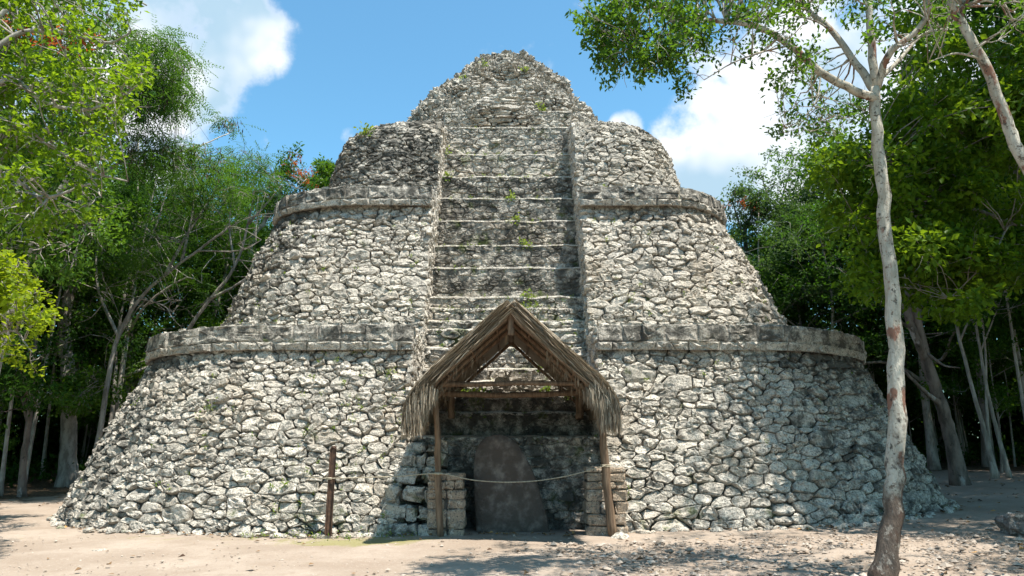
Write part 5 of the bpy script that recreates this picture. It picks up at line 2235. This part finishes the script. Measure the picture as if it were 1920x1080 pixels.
# feathery crown with dark pods against the cloud at the left
fc = fill(rl, [(235, 40), (270, 90), (300, 60), (340, 80), (372, 130), (345, 175), (310, 215), (280, 290), (220, 300)], 70, 19.5, 0.8, 0.48, 270)
fc += fill(rl, [(395, 235), (420, 215), (450, 230), (440, 250)], 5, 22.5, 0.3, 0.35, 110) + fill(rl, [(230, 230), (300, 260), (420, 290), (460, 300), (400, 330), (250, 330)], 36, 21, 0.8, 0.5, 200)
pods = [broad_leaves(rl, c, 0.35, 14, 0.20, 0.035, 0.8, 3.0) for c, _, _ in fc[::2]]
picture_tree('feathery_tree', 'tall feathery leaved tree with dark hanging pods against the left cloud', [
    ([np.array([-14.6, 20.2, -0.1]), np.array([-14.3, 20.0, 4.0]), np.array([-13.4, 19.8, 8.0]), at(250, 180, 19.6), at(290, 90, 19.5)], 0.16, 0.04),
    ([np.array([-13.4, 19.8, 8.0]), at(250, 290, 20.5), at(340, 285, 21), at(430, 250, 22)], 0.05, 0.015), ([at(240, 200, 19.6), at(290, 180, 19.6), at(345, 140, 19.6)], 0.04, 0.012)],
    fc, 'bark_white', 'leaf_mid', (0.105, 0.034), 'feather', seed=64, twig=0.012, extra=[('seed_pods', pods, 'pod')])
for _o in COL.objects:
    if _o.name.startswith(('seed_pods', 'blossom', 'red_leaves')):
        _o['kind'] = 'stuff'

# orange blossoming tree and a round crown beyond the upper left terrace
f = np.array([-9.0, 30.5, 0.0])
picture_tree('orange_blossom_tree', 'tree with orange red blossom beyond the middle cornice at left', [
    ([f, at(470, 500, 30.5), at(500, 410, 30.5), at(530, 350, 30.5)], 0.15, 0.06), ([at(500, 410, 30.5), at(540, 370, 30), at(575, 335, 30)], 0.05, 0.02)],
    fill(rl, [(505, 300), (540, 265), (575, 290), (600, 330), (590, 360), (520, 400), (490, 380)], 34, 30.8, 0.7, 0.5, 100), 'bark_white', 'leaf_dark', (0.17, 0.075), seed=65, twig=0.02,
    extra=[('blossom', blossoms(rl, [(530, 300), (560, 285), (605, 335), (590, 362), (550, 345)], 22, 30.0, 0.4, 0.26, 18, 0.10, 0.07), 'blossom')])
f = np.array([-10.4, 39.5, 0.0])
picture_tree('round_crowned_tree', 'bright round tree crown showing beyond the left end of the middle cornice', [
    ([f, at(605, 480, 39.5), at(606, 380, 39.5)], 0.2, 0.1), ([at(605, 400, 39.5), at(590, 350, 39.5)], 0.06, 0.03), ([at(605, 400, 39.5), at(620, 345, 39.5)], 0.06, 0.03)],
    fill(rl, [(578, 350), (585, 315), (605, 302), (624, 315), (632, 350), (605, 365)], 26, 39.5, 0.6, 0.55, 150), 'bark_grey', 'leaf_gloss', (0.19, 0.10), seed=66, twig=0.03)

# trees standing outside the frame at the right whose crowns shade the wall and the path
for (x, y, k, s) in ((12.8, 12.2, 'canopy', 0.80), (15.4, 15.6, 'canopy', 0.95), (11.2, 8.2, 'tall_b', 0.8), (15.0, 9.0, 'dense', 1.0), (-13.5, 11.0, 'tall_b', 0.9), (-15.6, 15.0, 'tall_a', 0.9), (9.2, 4.6, 'tall_b', 0.75)):
    forest_tree(k, x, y, s).scale.z = 1.0 if k == 'canopy' else s


# ------------------------------------------------------------------ weeds rooted in the masonry
def weed(label, pos, r, n, L=0.10, W=0.05, name='weed', seed=0):
    rng = np.random.default_rng(900 + seed)
    V, T = broad_leaves(rng, np.array([0, 0, r * 0.55]), r, n, L, W, 0.9, 0.1)
    F = np.arange(len(V), dtype=np.int32).reshape(-1, 4)
    root = empty(name, tuple(pos))
    tag(root, label, 'plant')
    link('leaves', build_mesh('leaves', V, F, M['weed'], {'tone': T}), root)
    mb = MB()
    for k in range(4):
        e = rng.normal(0, r * 0.6, 3)
        e[2] = abs(e[2]) + r * 0.6
        mb.add(*tube(bend((0, 0, -0.05), e, rng, 0.1, 4), np.linspace(0.008, 0.003, 4), 4, False, 0, rng))
    mb.build('stems', M['bark_grey'], root)
    return root


def on_surface(f, us, vs, px, py):
    """The nearest visible point of a wall to a place in the picture."""
    U, Vv = np.meshgrid(us, vs)
    P = f(U.ravel(), Vv.ravel())
    x, y, dep = project(P)
    k = np.hypot(x - px, y - py) + (dep - dep.min()) * 6
    return P[int(np.argmin(k))]


TU = np.linspace(-8, 8, 161)
weed('leafy weed on top of the left end of the upper terrace', on_surface(T3, TU, np.linspace(2.6, T3.vmax, 20), 690, 256) + np.array([0, -0.05, 0.0]), 0.20, 90, 0.13, 0.07, seed=1)
SU, SV2 = np.linspace(-3.5, 3.5, 120), np.linspace(0, SUM_V[-1], 60)
for _k, (_px, _py, _r, _n, _lb) in enumerate(((1013, 207, 0.15, 80, 'pale green tuft on the rubble summit right of the middle'), (908, 128, 0.13, 60, 'small green plant near the left top of the rubble summit'),
                                              (870, 152, 0.11, 40, 'tiny tuft on the left slope of the rubble summit'), (985, 135, 0.10, 36, 'yellowish tuft right of the top of the rubble summit'))):
    weed(_lb, on_surface(summit, SU, SV2, _px, _py) + np.array([0, -0.08, 0]), _r, _n, seed=2 + _k)
zz, yy = STEP_TOP[577]
weed('bright fern growing on the step right of the shelter ridge', np.array([at(995, 575, yy)[0], yy + 0.08, zz - 0.02]), 0.17, 90, 0.12, 0.04, seed=5)
for k, (px, row, dy, r, lb) in enumerate((
        (905, 741, 0.0, 0.18, 'green herb on the ledge behind the tie beam left of the loose stone'), (1022, 741, 0.0, 0.15, 'yellow green herb on the ledge right of the loose stone'),
        (1068, 741, 0.0, 0.12, 'small herb at the right end of the ledge behind the tie beam'), (872, 741, 0.0, 0.14, 'dark herb at the left end of the ledge behind the tie beam'),
        (838, 330, 0, 0.12, 'weed at the left end of the fourth step from the top'), (834, 288, 0, 0.14, 'yellow weed in the upper left corner of the stairway'),
        (985, 458, 0, 0.10, 'weed hanging on the step above the shelter at right'), (968, 412, 0, 0.09, 'little weed in the middle of the stairway'),
        (958, 370, 0, 0.07, 'tiny weed in the middle of the upper stairway'), (990, 555, 0, 0.13, 'weed hanging from the long step above the shelter'))):
    zz, yy = STEP_TOP[row]
    weed(lb, np.array([at(px, row, yy)[0], yy + 0.03, zz - 0.06]), r, int(60 + 150 * r), seed=20 + k)
weed('weed in the joint left of the iron post', T1(np.array([-4.0]), np.array([1.0]))[0] + np.array([0, -0.08, 0]), 0.08, 30, 0.07, 0.035, seed=40)
weed('weed in the upper left lower terrace wall', T1(np.array([-6.0]), np.array([2.6]))[0] + np.array([0, -0.08, 0]), 0.10, 40, 0.07, 0.035, seed=41)
weed('weed on the right middle terrace below the cornice', T3(np.array([2.6]), np.array([0.5]))[0] + np.array([0, -0.08, 0]), 0.13, 50, 0.08, 0.04, seed=42)


def growth():
    """Tiny scattered leaves and moss tufts between the stones."""
    rng = np.random.default_rng(77)
    parts = []
    f1, f2 = finite_normal(T1), finite_normal(T2)
    for k in range(430):
        if k < 120:
            u, v, f = -rng.uniform(1.9, 4.2) if k % 2 else rng.uniform(-13, 12), rng.uniform(0.5, 3.9), f1
        elif k < 230:
            u, v, f = rng.uniform(-9, 9), rng.uniform(0.1, 3.6), f2
        else:
            row = [r for r in ROWS if r >= 238][rng.integers(0, 17)]
            zz, yy = STEP_TOP[row]
            p = np.array([PX0 + rng.uniform(-1.85, 1.85), yy - 0.01, zz - rng.uniform(0, 0.12)])
            parts.append(broad_leaves(rng, p, rng.uniform(0.03, 0.08), 14, 0.05, 0.025))
            continue
        if abs(u) < SW:
            continue
        P, Nn = f(np.array([u]), np.array([v]))
        parts.append(broad_leaves(rng, P[0] + Nn[0] * 0.05, rng.uniform(0.03, 0.085), 14, 0.05, 0.026))
    for k in range(40):
        x, y = rng.uniform(-4.6, -1.6), rng.uniform(12.7, 13.25)
        parts.append(broad_leaves(rng, np.array([x, y, 0.03]), 0.06, 10, 0.06, 0.02))
    me = crown_mesh('wall_weeds', parts, M['weed'])
    tag(link('wall_weeds', me), kind='stuff')


growth()
